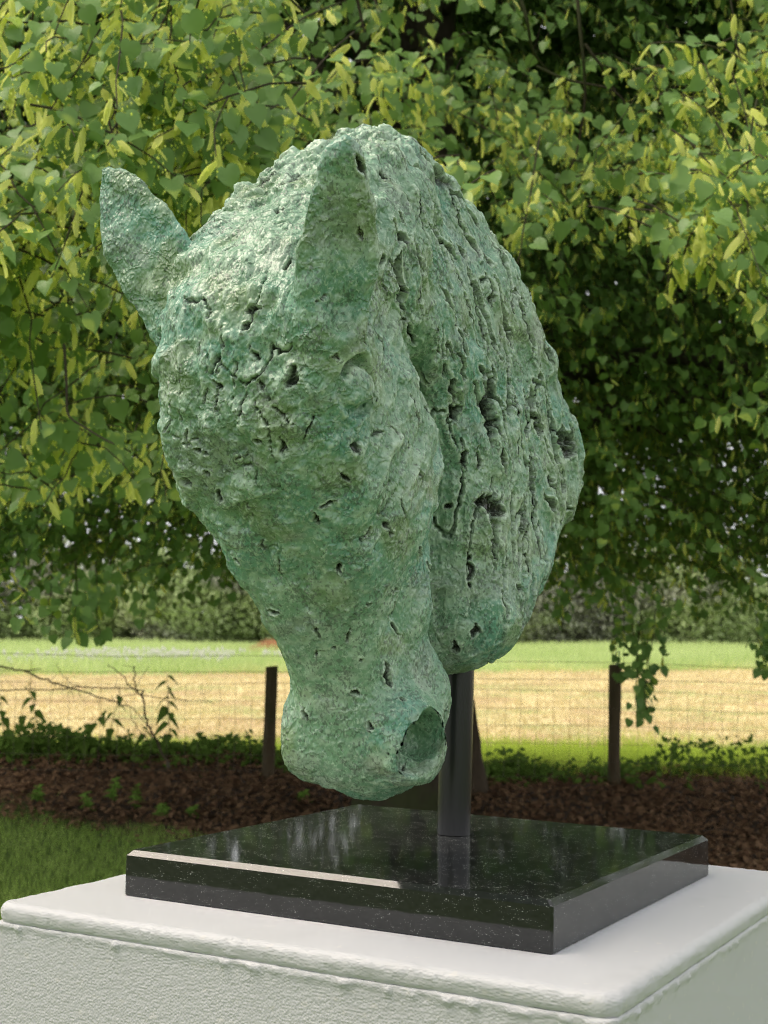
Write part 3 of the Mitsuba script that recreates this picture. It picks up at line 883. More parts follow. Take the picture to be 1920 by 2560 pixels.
def clump_leaves(c, size, rng, up=.3):
    """loose two-triangle leaf clumps at the points c"""
    n = len(c)
    nor = unit(rng.normal(0, 1, (n, 3)) + np.array([0, -.2, up]))
    t = unit(np.cross(nor, rng.normal(0, 1, (n, 3))))
    b = np.cross(nor, t)
    s_ = (size * rng.uniform(.6, 1.3, n))[:, None]
    v = np.stack([c - t * s_, c + b * s_ * .62 + nor * s_ * .15, c + t * s_, c - b * s_ * .62 + nor * s_ * .15], 1)
    f = (np.arange(n) * 4)[:, None, None] + np.array([(0, 1, 2), (0, 2, 3)])
    return v.reshape(-1, 3), f.reshape(-1, 3)


def build_undergrowth():
    rng = np.random.default_rng(61)
    n = 9000
    x = np.r_[rng.uniform(-5.2, .1, n), rng.uniform(.9, 2.3, 2600), rng.uniform(2.3, 6, 1500)]
    y = np.r_[13.75 + rng.normal(0, .30, n), 13.3 + rng.normal(0, .25, 2600), 13.6 + rng.normal(0, .2, 1500)]
    dens = wob2d(x, y, 1.6, 31)
    k = dens > rng.uniform(-.18, .10, len(x))
    x, y, dens = x[k], y[k], dens[k]
    z = gz(x, y) + rng.random(len(x)) ** 1.5 * (.10 + .7 * np.clip(dens, 0, .4))
    v, f = clump_leaves(np.stack([x, y, z], -1), .042, rng, .9)
    add('undergrowth', (v, f), 'weed_mat', label='low leafy undergrowth along the top of the bank behind the wire fence', cat='undergrowth', kind='stuff')


# ---------------------------------------------------------------- far hedge
build_undergrowth()


scene['hedge_mat'] = leafy(proc(lambda p, n, uv: mix(mix((.33, .42, .22), (.50, .57, .28), fbm(p.x * .16, p.z * .3, p.y * .1, 3)), (.36, .37, .29), smoothstep(.50, .62, fbm(p.x * .11 + 40, p.z * .2, 3.0, 3)))), .5, .7)


def build_hedge():
    rng = np.random.default_rng(44)
    pts = []
    for i in range(90):
        x = rng.uniform(-55, 60)
        y = hedge_line(x) + rng.uniform(0, 12)
        h, w = rng.uniform(4.5, 10), rng.uniform(2.2, 4.5)
        n = int(1150 * w * h / 18)
        d = unit(rng.normal(0, 1, (n, 3))) * rng.uniform(.55, 1.0, (n, 1)) ** .6
        d *= (1 + .5 * (meshkit.fbm(d * 2.2 + i, 3, i) - .5))[:, None]
        q = np.array([x, y, gz(x, y) + h * .48]) + d * np.array([w, w, h * .55])
        pts.append(q[q[:, 2] > gz(q[:, 0], q[:, 1]) - .1])
    v, f = clump_leaves(np.vstack(pts), .30, rng)
    add('far_hedge', (v, f), 'hedge_mat', label='grey green hedge and scrub along the far side of the field', cat='hedge', kind='stuff')
    # rusty dry patch at the edge of the long grass
    c = on_ground(665, 1640)
    n = 5200
    d = rng.normal(0, 1, (n, 2)) * (.95, 1.3)
    x, y = c[0] + d[:, 0] * 1.0 - .1, c[1] + 3 + d[:, 1]
    h = np.maximum(.95 + .25 * (d[:, 0]) - .3 * np.abs(d[:, 0]) ** 1.5, .15) * rng.uniform(.55, 1.1, n)
    v, f = blades(x, y, gz(x, y), h, rng.uniform(.03, .06, n), rng, .7)
    scene['rust_mat'] = leafy(tint((.42, .20, .10), (.75, .45, .26), .9), .5, .7)
    add('dry_bracken', (v, f), 'rust_mat', label='rusty orange patch of dry bracken at the meadow edge behind the horse', cat='bracken', kind='stuff')


build_hedge()

# ---------------------------------------------------------------- fence
scene['post_mat'] = bumped(principled(proc(lambda p, n, uv: mix(mix((.085, .062, .040), (.19, .145, .092), fbm(p.x * 55, p.y * 55, p.z * 5, 4)), (.075, .085, .035), smoothstep(.5, .7, fbm(p.x * 12, p.y * 12, p.z * 4, 3)) * .6)), .85, .2),
                           lambda p, n, uv: .006 * fbm(p.x * 70, p.y * 70, p.z * 6, 3), 1e-3)


def post_mesh(x, y, top, r, seed, lean=(0, 0)):
    zs = np.r_[-.25, np.linspace(0, 1, 14)]
    z0 = float(gz(x, y))
    p = np.array([(x + lean[0] * t, y + lean[1] * t, z0 + (top - z0) * t) for t in zs])
    v, f = tube(p, r, 18)
    k = np.arange(len(v))
    d = v - np.array([x, y, 0])
    q = v.copy()
    w = (meshkit.fbm(q * np.array([9, 9, 2.0]) + seed, 3, seed) - .5)
    v[:, :2] += (d[:, :2] * w[:, None] * .35)
    end = k >= len(v) - 2
    v[end] += 0
    # sawn top slightly out of level
    up = v[:, 2] > top - .01
    v[up, 2] += (v[up, 0] - x) * .12
    return v, f


def build_fence():
    F = 'wire_fence'
    px = [(-4.15, .062), (-1.009, 1.213), (2.126, 1.288), (5.26, 1.33)]
    for i, (x, top) in enumerate(px):
        top = top if i in (1, 2) else float(gz(x, 12.75)) + 1.14
        v, f = post_mesh(x, 12.75, top, (.052, .056, .058, .055)[i], 3 + i, ((.0, 0), (.012, 0), (.010, 0), (0, 0))[i])
        add(F + '__post', vf(v, f), 'post_mat', smooth=50, label=(None, 'round wooden post left of the horse\'s nose', 'round wooden post on the right below the hanging lime twig', None)[i])
    rng = np.random.default_rng(7)
    xs = np.linspace(-4.15, 5.26, 120)
    heights = [1.11, .96, .86, .70, .54, .38, .22, .08]
    tops = [p[0] for p in px]
    zg = lambda x: np.interp(x, tops, [float(gz(q, 12.75)) for q in tops])
    lines = []
    for i, h in enumerate(heights):
        sag = .018 * np.sin((xs + 1.009) / 3.135 * np.pi) ** 2 + .012 * (meshkit.noise(np.stack([xs * 1.3, xs * 0 + i, xs * 0], -1), 3) - .5)
        z = zg(xs) + h - sag
        y = 12.75 - .062 + .01 * (meshkit.noise(np.stack([xs * 2, xs * 0 + i, xs * 0 + 5], -1), 4) - .5)
        lines.append(z)
        v, f = tube(np.stack([xs, y, z], -1), .0023 if i < 2 else .0018, 5)
        add(F + '__wire', vf(v, f), 'wire_mat', smooth=True)
    for x in np.arange(-4.05, 5.2, .152):
        zz = [np.interp(x, xs, l) for l in lines[2:]]
        dx = np.cumsum(rng.normal(0, .006, len(zz)))
        p = np.stack([x + dx, np.full(len(zz), 12.75 - .060), zz], -1)
        v, f = tube(p, .0015, 4)
        add(F + '__stay_wire', vf(v, f), 'wire_mat', smooth=True)
    say(F, 'low wire stock fence on round wooden posts crossing behind the horse', 'fence')


build_fence()

# ---------------------------------------------------------------- stump, dead branch, weeds


def build_stump():
    """an old splintered stake of wood leaning by the fence, partly behind the pole"""
    base = at(1196, 1985, 12.3)
    base[2] = gz(base[0], base[1])
    prof = [(-.2, .19), (0, .155), (.12, .125), (.3, .105), (.45, .085), (.6, .066), (.74, .045), (.80, .040), (.86, .028)]
    p = np.array([(base[0] - .035 - .05 * t, base[1], base[2] + t) for t, _ in prof])
    v, f = tube(p, [r * .78 for _, r in prof], 20)
    w = meshkit.fbm(v * np.array([16, 16, 3.5]), 4, 8) - .5
    d = v[:, :2] - np.interp(v[:, 2], p[:, 2], p[:, 0])[:, None] * np.array([1, 0]) - np.array([0, base[1]])
    v[:, :2] += d * w[:, None] * 1.1
    top = v[:, 2] > base[2] + .7
    v[top, 2] += (meshkit.noise(v[top] * 60, 3) - .5) * .16
    add('broken_stump', vf(v, f), 'twig_mat', smooth=35, label='dark splintered stump standing behind the steel pole', cat='stump')


build_stump()


def build_branch():
    B = 'dead_branch'
    Y = 12.1

    def P(q, dy=0.0):
        k = np.linspace(0, 1, len(q))
        return np.array([at(a, b, Y + dy + .35 * math.sin(5 * t + a * .01)) for (a, b), t in zip(q, k)])
    scale = .5 * 520 / 1659 * 2
    Z = lambda *q: [(a * 520 / 1659, 1650 + b * 520 / 1659) for a, b in q]
    runs = [(Z((-260, 10), (0, 50), (60, 68), (200, 82), (330, 68)), .020, .006),
            (Z((200, 82), (250, 104), (330, 145), (450, 185), (600, 232), (760, 292), (870, 322), (960, 352), (1040, 376), (1110, 440), (1180, 515)), .014, .006),
            (Z((-200, 230), (0, 238), (110, 240), (210, 233), (330, 232), (470, 232), (600, 220), (660, 210), (760, 220), (900, 228), (1010, 230), (1080, 236), (1156, 238)), .010, .007),
            (Z((1156, 238), (1135, 290), (1155, 380), (1175, 490), (1205, 570), (1260, 660), (1320, 790), (1350, 860)), .012, .019),
            (Z((865, 30), (940, 90), (1000, 155), (1040, 215), (1085, 250), (1140, 300)), .005, .010),
            (Z((1070, 52), (1072, 120), (1078, 200), (1110, 245)), .009, .010),
            (Z((975, 42), (1050, 52), (1070, 60)), .003, .004),
            (Z((1190, 50), (1140, 120), (1100, 205)), .003, .005),
            (Z((1156, 280), (1250, 300), (1400, 310), (1560, 330), (1700, 352)), .007, .003),
            (Z((870, 322), (1000, 285), (1100, 270), (1150, 275)), .004, .005),
            (Z((245, 0), (255, 90), (250, 170), (235, 250), (232, 290)), .003, .004),
            (Z((455, 30), (490, 110), (550, 165), (640, 205)), .003, .006),
            (Z((1035, 378), (1050, 450), (1090, 540), (1180, 630)), .004, .006)]
    k = ['__stem', '__limb', '__limb', '__stem', '__twig', '__twig', '__twig', '__twig', '__twig', '__twig', '__twig', '__twig', '__twig']
    for i, (q, a, b) in enumerate(runs):
        p = curve(P(q), 4 * len(q))
        p += (meshkit.noise(p * 14, 3)[:, None] - .5) * .02
        v, f = tube(p, np.linspace(a, b, len(p)) * .62 * (1 + .3 * (meshkit.noise(p * 50, 8) - .5)), 7)
        add(B + k[i], vf(v, f), 'twig_mat', smooth=True)
    rng = np.random.default_rng(9)
    for i in range(34):
        q, a, b = runs[int(rng.choice([0, 1, 1, 1, 2, 2, 2, 3, 8]))]
        pp = curve(P(q), 60)
        j = int(rng.integers(4, 56))
        d = np.array([rng.normal(0, .5), rng.normal(0, .5), rng.choice([-1, 1]) * rng.uniform(.5, 1.2)])
        L = rng.uniform(.04, .17)
        t = np.linspace(0, 1, 6)[:, None]
        tw = pp[j] + unit(d) * L * t + np.array([0, 0, -.03]) * t * t * rng.uniform(-1, 1) + rng.normal(0, .004, (6, 3)) * t
        v, f = tube(tw, np.linspace(.0028, .0012, 6), 5)
        add(B + '__twig', vf(v, f), 'twig_mat', smooth=True)
    say(B, 'bare dead branch with thin twigs reaching in from the left edge above the bank', 'branch')


build_branch()


def blade_leaf(c, axis, nor, L, W, droop=.3, fold=.25, tip=.55, n=5):
    """a pointed leaf from its stalk end c along axis; folded along its midrib and drooping"""
    axis, nor = unit(axis), unit(nor - unit(axis) * np.dot(nor, unit(axis)))
    side = np.cross(axis, nor)
    rows = []
    for k in range(n + 1):
        t = k / n
        w = W * math.sin(math.pi * min(t ** tip, 1)) * (1 - .15 * t) if 0 < k < n else .0
        m = c + axis * L * t * (1 - .2 * droop * t) - np.array([0, 0, 1.0]) * droop * L * t * t
        rows.append((m, m + side * w + nor * fold * w, m - side * w + nor * fold * w))
    v, f = [], []
    for m, a, b in rows:
        v += [m, a, b]
    for k in range(n):
        o = 3 * k
        f += [(o, o + 1, o + 4), (o, o + 4, o + 3), (o, o + 3, o + 5), (o, o + 5, o + 2)]
    return np.array(v), np.array(f)


def weed(name, x, y, h, nleaf, L, W, seed, label, lean=(0, 0), mat='weed_mat', group=None, droop=.7, up=.4):
    rng = np.random.default_rng(seed)
    k, n = name, 0
    while k in labels:
        n += 1
        k = f'{name}_{n:03d}'
    z0 = float(gz(x, y)) - .01
    t = np.linspace(0, 1, 9)
    st = np.stack([x + lean[0] * h * t ** 1.5 + .03 * h * np.sin(3 * t + seed), y + lean[1] * h * t, z0 + h * t], -1)
    v, f = tube(st, np.linspace(.006, .0022, 9), 6)
    add(k + '__stem', vf(v, f), mat, smooth=True)
    for i in range(nleaf):
        u = .12 + .88 * (i + .5) / nleaf
        c = np.array([np.interp(u, t, st[:, q]) for q in range(3)])
        a = i * 2.4 + rng.normal(0, .4)
        ax = np.array([math.cos(a), math.sin(a), up * (1 if u < .9 or up < 0 else 1.6)])
        g = (1 - .45 * u) * rng.uniform(.75, 1.2)
        v, f = blade_leaf(c, ax, np.array([math.cos(a) * .7, math.sin(a) * .7 - .35, .6]) + .25 * rng.normal(0, 1, 3), L * g, W * g, droop * rng.uniform(.6, 1.3))
        add(k + '__leaf', vf(v, f), mat, smooth=True)
    say(k, label, 'weed', {'nettle': 'nettles along the bank on the left', 'leafy_weed': 'leafy weeds along the fence', 'dock_plant': 'docks right of the right fence post', 'feathery_weed': 'small weeds on the leaf litter'}[name])


def build_weeds():
    Z = lambda a: a * 520 / 1659
    spots = [
        (20, 820, .52, 9, 'leafy nettle with drooping leaves at the far left edge of the bank', (-.1, 0)),
        (130, 840, .34, 8, 'short leafy nettle second from the left edge of the bank', (.1, 0)),
        (300, 850, .60, 10, 'slender nettle with hanging leaves under the dead branch\'s left half', (-.12, 0)),
        (610, 850, .40, 8, 'bent nettle leaning right, left of the gap under the dead branch', (.55, 0)),
        (700, 850, .26, 7, 'low broad leaved nettle at the foot of the bent one', (-.1, 0)),
        (860, 850, .50, 7, 'thin nettle with small top leaves in the middle of the dead branch', (.12, 0)),
        (950, 860, .17, 6, 'small bushy weed left of the tall nettle', (.0, 0)),
        (1180, 860, .24, 7, 'broad leaved weed at the foot of the tall nettle', (-.2, 0)),
        (1330, 870, .66, 14, 'tallest dark nettle with many drooping leaves right of the dead branch', (.0, 0)),
        (1640, 800, .22, 7, 'low leafy weed left of the left fence post', (-.2, 0)),
    ]
    for i, (a, b, h, n, lab, lean) in enumerate(spots):
        p = at(Z(a), 1650 + Z(b), 13.25 + .12 * (i % 3))
        weed('nettle', p[0], p[1], h * 1.12 + .06, n, .22 if h > .3 else .17, .062 if h > .3 else .06, 50 + i, lab, lean, droop=.45, up=-.5)
    for i, (a, b, h, n, lab) in enumerate([
            (712, 1900, .26, 7, 'leafy weed between the left fence post and the horse\'s nose'),
            (1245, 1905, .22, 9, 'dark leafy weed just right of the stump'),
            (1300, 1900, .30, 9, 'weed with upright leaves right of the stump, in front of the bright grass'),
            (1350, 1915, .26, 9, 'bushy weed with curled leaves, midway from the stump to the right post'),
            (1430, 1920, .22, 9, 'dark bushy weed left of the right fence post'),
            (1480, 1915, .27, 9, 'weed close to the left side of the right fence post'),
            (1405, 1960, .15, 7, 'low weed on the leaf litter left of the right post'),
            (1265, 1965, .15, 8, 'low weed with pale leaves at the base of the stump')]):
        p = at(a, b, 12.9 + .15 * (i % 3))
        weed('leafy_weed', p[0], p[1], h, n, .14, .042, 80 + i, lab, droop=.5, up=.35)
    for i, (a, b, h, n, L, W, lab) in enumerate([
            (1590, 1955, .20, 6, .15, .055, 'broad leaved dock just right of the right fence post'),
            (1640, 1965, .16, 4, .17, .055, 'dock with one arching yellow green leaf, second right of the right post'),
            (1720, 1940, .15, 6, .10, .035, 'small dock in front of the bright grass strip'),
            (1900, 1935, .34, 9, .13, .04, 'dark dock at the right edge of the picture')]):
        p = at(a, b, 12.6)
        weed('dock_plant', p[0], p[1], h, n, L, W, 110 + i, lab, droop=.6, up=.7)
    for i, (a, b, h, lab) in enumerate([
            (95, 1985, .14, 'green feathery weed on the leaf litter at the left edge'),
            (215, 2005, .15, 'left of the pair of bright green weeds on the leaf litter'),
            (285, 1985, .20, 'largest feathery green weed on the bank, above the slab corner'),
            (340, 2000, .20, 'feathery green weed on the bank, right beside the largest one'),
            (405, 2025, .12, 'small green weed on the litter, right of the feathery group'),
            (485, 2022, .09, 'tiny green weed on the litter above the left end of the slab'),
            (760, 1985, .10, 'pale green seedling on the litter under the nose of the horse')]):
        d = on_ground(a, b + 22)
        weed('feathery_weed', d[0], d[1], h, 22, .12, .022, 140 + i, lab, mat='weed_bright', droop=.5, up=.5)


scene['weed_bright'] = leafy(tint((.13, .27, .04), (.28, .42, .10), 6.0), .8, .42)
build_weeds()
# ---------------------------------------------------------------- the lime tree
scene['bark_mat'] = bumped(principled(proc(lambda p, n, uv: mix(mix((.030, .024, .018), (.085, .070, .052), fbm(p.x * 30, p.y * 30, p.z * 6, 4)), (.06, .075, .03), smoothstep(.5, .7, fbm(p.x * 5, p.y * 5, p.z * 3, 3)) * .6)), .9, .15),
                           lambda p, n, uv: .02 * fbm(p.x * 24, p.y * 24, p.z * 5, 4), 2e-3)


def leaf_color(p, n, uv):
    a = noise(p.x * 9.1, p.y * 9.1, p.z * 9.1)
    return mix(mix((.155, .29, .085), (.27, .44, .12), a), (.46, .60, .13), smoothstep(.70, .85, noise(p.x * 15.3 + 5, p.y * 15.3, p.z * 15.3)))


LEAF_TEX = proc(leaf_color)
scene['lime_leaf'] = {'type': 'blendbsdf', 'weight': .45, 'a': leafy(LEAF_TEX, 1.2, .36), 'b': {'type': 'twosided', 'n': principled(LEAF_TEX, .38, .55)}}
scene['lime_bract'] = leafy(proc(lambda p, n, uv: mix((.88, .95, .20), (.97, .98, .38), noise(p.x * 11, p.y * 11, p.z * 11))), 1.0, .45)
TREE = 'lime_tree'
TC = np.array([0.10, 10.0])


def heart(detail):
    """a lime leaf in its own frame: x across, y from the stalk to the tip, z up; length 1"""
    if detail:
        o = [(0, .10), (.14, -.02), (.32, 0), (.46, .16), (.50, .36), (.44, .56), (.30, .74), (.13, .88), (0, 1.08)]
    else:
        o = [(0, .06), (.34, .0), (.50, .34), (.30, .74), (0, 1.08)]
    r = np.array(o)
    m = np.array([(0, y) for y in np.linspace(.1, 1.08, 4 if detail else 3)])
    pts = np.vstack([r, r[1:-1][::-1] * (-1, 1)])
    from scipy.spatial import Delaunay
    c = np.vstack([pts, m[1:-1]])
    tri = Delaunay(c).simplices
    from shapely.geometry import Polygon, Point
    P = Polygon(pts)
    tri = np.array([t for t in tri if P.contains(Point(c[t].mean(0)))])
    a, b, d = c[tri[:, 0]], c[tri[:, 1]], c[tri[:, 2]]
    flip = np.cross(b - a, d - a) < 0
    tri[flip] = tri[flip][:, ::-1]
    z = .22 * np.abs(c[:, 0]) - .20 * (c[:, 1] - .2) ** 2
    if detail:
        z += .03 * np.sin(c[:, 1] * 13) * np.abs(c[:, 0]) * 2
    return np.c_[c, z], tri


def bract_shape():
    rows = []
    n = 6
    for k in range(n + 1):
        t = k / n
        w = .145 * (math.sin(math.pi * (.04 + .93 * t)) ** .45)
        z = -.28 * t * t + .10 * t
        rows.append([(-w, t, z - .05), (0, t, z + .02), (w, t, z - .05)])
    v = np.array(rows).reshape(-1, 3)
    f = []
    for k in range(n):
        o = 3 * k
        f += [(o, o + 1, o + 4), (o, o + 4, o + 3), (o + 1, o + 2, o + 5), (o + 1, o + 5, o + 4)]
    return v, np.array(f)


HEART, HEART_FAR, BRACT = heart(True), heart(False), bract_shape()


def frames(tip, nor):
    y = unit(tip)
    z = unit(nor - y * (nor * y).sum(1, keepdims=True))
    return np.cross(y, z), y, z


def placed(shape, c, tip, nor, size, curl=None):
    v, f = shape
    x, y, z = frames(tip, nor)
    zz = v[None, :, 2] * (np.ones(len(c)) if curl is None else curl)[:, None]
    p = c[:, None] + size[:, None, None] * (v[None, :, :1] * x[:, None] + v[None, :, 1:2] * y[:, None] + zz[..., None] * z[:, None])
    return p, f


def flat(p, f):
    return p.reshape(-1, 3), ((np.arange(len(p)) * p.shape[1])[:, None, None] + f).reshape(-1, 3)


def shoots(origin, direc, length, rng, nleaf, sag):
    """hanging twigs: their curves (n, 9, 3), and for each leaf its seat on the twig"""
    n = len(origin)
    t = np.linspace(0, 1, 9)
    d = unit(direc)
    c = origin[:, None] + d[:, None] * (length[:, None] * t)[..., None]
    c[..., 2] -= (sag * length)[:, None] * t ** 1.8
    c += rng.normal(0, .012, c.shape) * t[None, :, None]
    return c


def leaves_on(c, nleaf, rng, out):
    """leaf stalk ends, tips' directions and normals along the twigs"""
    n = len(c)
    u = (np.arange(nleaf)[None] + rng.uniform(.1, .9, (n, nleaf))) / nleaf * 8
    i = np.minimum(u.astype(int), 7)
    w = (u - i)[..., None]
    k = np.arange(n)[:, None]
    seat = c[k, i] * (1 - w) + c[k, i + 1] * w
    along = unit(c[k, i + 1] - c[k, i])
    side = unit(np.cross(along, np.array([0, 0, 1.0]) + .01))
    sg = np.where((np.arange(nleaf) % 2)[None], 1, -1)[..., None] * rng.uniform(.5, 1.2, (n, nleaf, 1))
    stalk = unit(side * sg + along * .5 + rng.normal(0, .3, seat.shape))
    c2 = seat + stalk * rng.uniform(.025, .05, (n, nleaf, 1)) + np.array([0, 0, -.012])
    tip = unit(stalk * .8 + np.array([0, 0, -.75]) + rng.normal(0, .35, seat.shape))
    nor = np.array([0, 0, .75]) + np.asarray(out)[:, None] * .85 + rng.normal(0, .38, seat.shape)
    return seat.reshape(-1, 3), c2.reshape(-1, 3), tip.reshape(-1, 3), nor.reshape(-1, 3)


def strips(a, b, w):
    """thin stalks from a to b as narrow three-sided pieces"""
    d = unit(b - a)
    s1 = unit(np.cross(d, np.array([.3, .2, 1.0])))
    s2 = np.cross(d, s1)
    v = np.stack([a + s1 * w, a - .5 * s1 * w + .87 * s2 * w, a - .5 * s1 * w - .87 * s2 * w, b], 1)
    f = np.array([(0, 1, 3), (1, 2, 3), (2, 0, 3)])
    return flat(v, f)


def seen_at(p):
    q = p - EYE
    dep = q @ _f
    return 960 + 3472 * (q @ _r) / dep, 1280 - 3472 * (q @ _u) / dep


def inside(rng, n, windows):
    """points among the foliage: each window is (px0, px1, py0, py1, Y0, Y1, weight, keep)"""
    W = np.array([w[6] for w in windows], float)
    out = []
    for w, m in zip(windows, rng.multinomial(n, W / W.sum())):
        px, py = rng.uniform(w[0], w[1], m), rng.uniform(w[2], w[3], m)
        if len(w) > 7:
            k = w[7](px, py)
            px, py = px[k], py[k]
        Y = rng.uniform(w[4], w[5], len(px))
        d = _f + _r * ((px - 960) / 3472.0)[:, None] - _u * ((py - 1280) / 3472.0)[:, None]
        out.append(EYE + d * (Y / d[:, 1])[:, None])
    return np.vstack(out)


def build_tree():
    rng = np.random.default_rng(2024)
    # trunk, limbs and boughs
    z0 = float(gz(TC[0], TC[1]))
    zs = np.array([-.3, 0, .12, .35, .8, 1.6, 2.6, 3.6, 4.8, 6.0, 7.5])
    rs = np.array([.38, .34, .33, .32, .31, .31, .305, .29, .26, .22, .14])
    p = np.stack([TC[0] + .03 * zs + .04 * np.sin(zs), TC[1] + .02 * zs, z0 + zs], -1)
    pp = curve(p, 40)
    v, f = tube(pp, np.interp(pp[:, 2] - z0, zs, rs), 28)
    w = meshkit.fbm(v * np.array([5, 5, .8]), 3, 3) - .5
    d = v - np.c_[np.interp(v[:, 2], pp[:, 2], pp[:, 0]), np.interp(v[:, 2], pp[:, 2], pp[:, 1]), v[:, 2]]
    v = v + d * w[:, None] * .5
    add(TREE + '__trunk', vf(v, f), 'bark_mat', smooth=True)
    boughs = []

    def limb(pts, r0, r1):
        q = curve(np.array(pts), 26)
        q[1:] += (meshkit.fbm(q[1:] * 1.7, 2, len(boughs))[:, None] - .5) * .22 * np.linspace(0, 1, 25)[:, None]
        boughs.append(q)
        v, f = tube(q, np.linspace(r0, r1, 26) * (1 + .15 * (meshkit.noise(q * 4, 2) - .5)), 10)
        add(TREE + '__limb', vf(v, f), 'bark_mat', smooth=True)
    for k in range(13):
        a = k * 2 * np.pi / 13 + rng.normal(0, .12)
        z = 2.2 + .33 * k % 4.6
        R = rng.uniform(3.2, 4.6)
        h = z0 + z
        o = np.array([TC[0] + .25 * math.cos(a), TC[1] + .25 * math.sin(a), h])
        e = np.array([math.cos(a), math.sin(a), 0])
        limb([o, o + e * R * .3 + [0, 0, .9], o + e * R * .65 + [0, 0, 1.2], o + e * R + [0, 0, rng.uniform(-.4, .8)]], rng.uniform(.07, .12), .018)
    # the two boughs that arch across the shade on the right
    o = np.array([TC[0] + .3, TC[1], z0 + 2.7])
    limb([o, at(1350, 985, 10.4), at(1600, 885, 9.9), at(1920, 925, 9.3), at(2300, 1120, 8.8)], .085, .030)
    limb([o + [0, 0, .5], at(1330, 860, 11), at(1560, 760, 11.2), at(1900, 720, 11.3), at(2300, 800, 11.5)], .10, .035)
    limb([o + [0, 0, -.2], at(1380, 1090, 11.5), at(1640, 1075, 12), at(1960, 1120, 12.6)], .05, .02)
    # grey twigs in the gap at the upper right and others against the shade
    for pts, r in ((((1285, -60, 6.4), (1315, 40, 6.4), (1330, 120, 6.5), (1370, 175, 6.6)), .011),
                   (((1440, -60, 6.2), (1452, 90, 6.2), (1462, 250, 6.3), (1440, 390, 6.4), (1425, 420, 6.4)), .010),
                   (((1462, 110, 6.3), (1500, 160, 6.3), (1515, 205, 6.4), (1540, 225, 6.4)), .008),
                   (((1340, 165, 6.5), (1420, 200, 6.5), (1530, 225, 6.5), (1580, 290, 6.5)), .007),
                   (((885, -40, 5.8), (900, 30, 5.8), (912, 80, 5.8)), .010),
                   (((160, 860, 3.75), (166, 960, 3.75), (168, 1030, 3.75), (215, 1070, 3.7), (285, 1110, 3.65)), .0042),
                   (((315, 180, 3.6), (300, 240, 3.6), (278, 300, 3.6)), .0040),
                   (((560, 420, 7.5), (600, 480, 7.4), (640, 540, 7.3)), .02)):
        q = curve(np.array([at(*x) for x in pts]), 16)
        v, f = tube(q, np.linspace(r, r * .5, 16), 6)
        add(TREE + '__branch', vf(v, f), 'bark_mat', smooth=True)

    # ---- foliage. near curtains first
    lowA = lambda px, py: py < np.interp(px, [-500, 100, 380, 470, 560, 640, 900], [1320, 1250, 1215, 1120, 760, 520, 380])
    lowC = lambda px, py: (py < np.interp(px, [1000, 1180, 1300, 1420, 1560, 1700, 1780, 1900, 2400], [420, 560, 640, 600, 560, 560, 700, 760, 900]))
    near = [(-500, 640, -350, 1320, 3.55, 4.6, 3.0, lowA),
            (-500, 700, -350, 1250, 4.6, 6.2, 1.6, lowA),
            (500, 1250, -350, 440, 4.4, 6.0, 1.25),
            (960, 1200, 300, 560, 4.2, 4.9, .22),
            (1150, 2450, -350, 800, 5.0, 6.8, 2.5, lowC),
            (1720, 2450, 380, 760, 4.3, 5.2, .5, lowC)]
    o = inside(rng, 2500, near)
    n = len(o)
    out = unit(np.c_[o[:, :2] - TC, np.full(n, 0.0)])
    L = rng.uniform(.35, .75, n)
    direc = out * .8 + rng.normal(0, .45, (n, 3)) + np.array([0, 0, .05])
    o = o - unit(direc) * (L * .55)[:, None] + np.array([0, 0, .10])
    c = shoots(o, direc, L, rng, 11, rng.uniform(.25, .6, n))
    k = np.array([not _hits(q) for q in c])
    k &= meshkit.noise(c[:, 4] * np.array([1.5, 1.1, 1.9]), 17) > .49
    px, py = seen_at(c.reshape(-1, 3))
    k &= ~(((px < 700) & (py > np.interp(px, [-500, 100, 380, 470, 560, 640, 900], [1400, 1340, 1290, 1220, 900, 640, 480]))).reshape(c.shape[:2]).any(1))
    c, out = c[k], out[k]
    twigs = [tube(q, np.linspace(.0038, .0016, 9), 5) for q in c]
    seat, st, tip, nor = leaves_on(c, 11, rng, out)
    size = rng.uniform(.040, .074, len(st))
    p1, f1 = placed(HEART, st, tip, nor, size, rng.uniform(.5, 1.5, len(st)))
    sv = [strips(seat, st, .0011)]
    # bracts hang from the shoots' outer half in twos and threes
    kk = rng.random(len(st)) < .75
    b0 = seat[kk] + rng.normal(0, .012, (kk.sum(), 3))
    bt = np.c_[rng.normal(0, .55, (len(b0), 2)), np.full(len(b0), -.9)] + .35 * np.repeat(out, 11, 0)[kk]
    bn = np.repeat(out, 11, 0)[kk] * .8 + np.array([0, 0, .6]) + rng.normal(0, .5, (len(b0), 3))
    p2, f2 = placed(BRACT, b0 + np.array([0, 0, -.015]), bt, bn, rng.uniform(.052, .092, len(b0)), rng.uniform(.2, 2.2, len(b0)))
    # flower stalks with bud clusters below the bracts
    bk = p2[:, 10] - 0
    fb = []
    for j in range(4):
        e = bk + rng.normal(0, .020, bk.shape) + np.array([0, 0, -.035])
        sv.append(strips(bk, e, .0007))
        oo = np.array([[1, 0, 0], [-.5, .87, 0], [-.5, -.87, 0], [0, 0, 1.2], [0, 0, -1.2]]) * .0038
        fb.append(flat(e[:, None] + oo, np.array([(0, 1, 3), (1, 2, 3), (2, 0, 3), (1, 0, 4), (2, 1, 4), (0, 2, 4)])))
    add(TREE + '__bud_clusters', joined(fb), 'lime_bract', kind='stuff')
    add(TREE + '__stalks', joined(sv), 'lime_bract', kind='stuff')
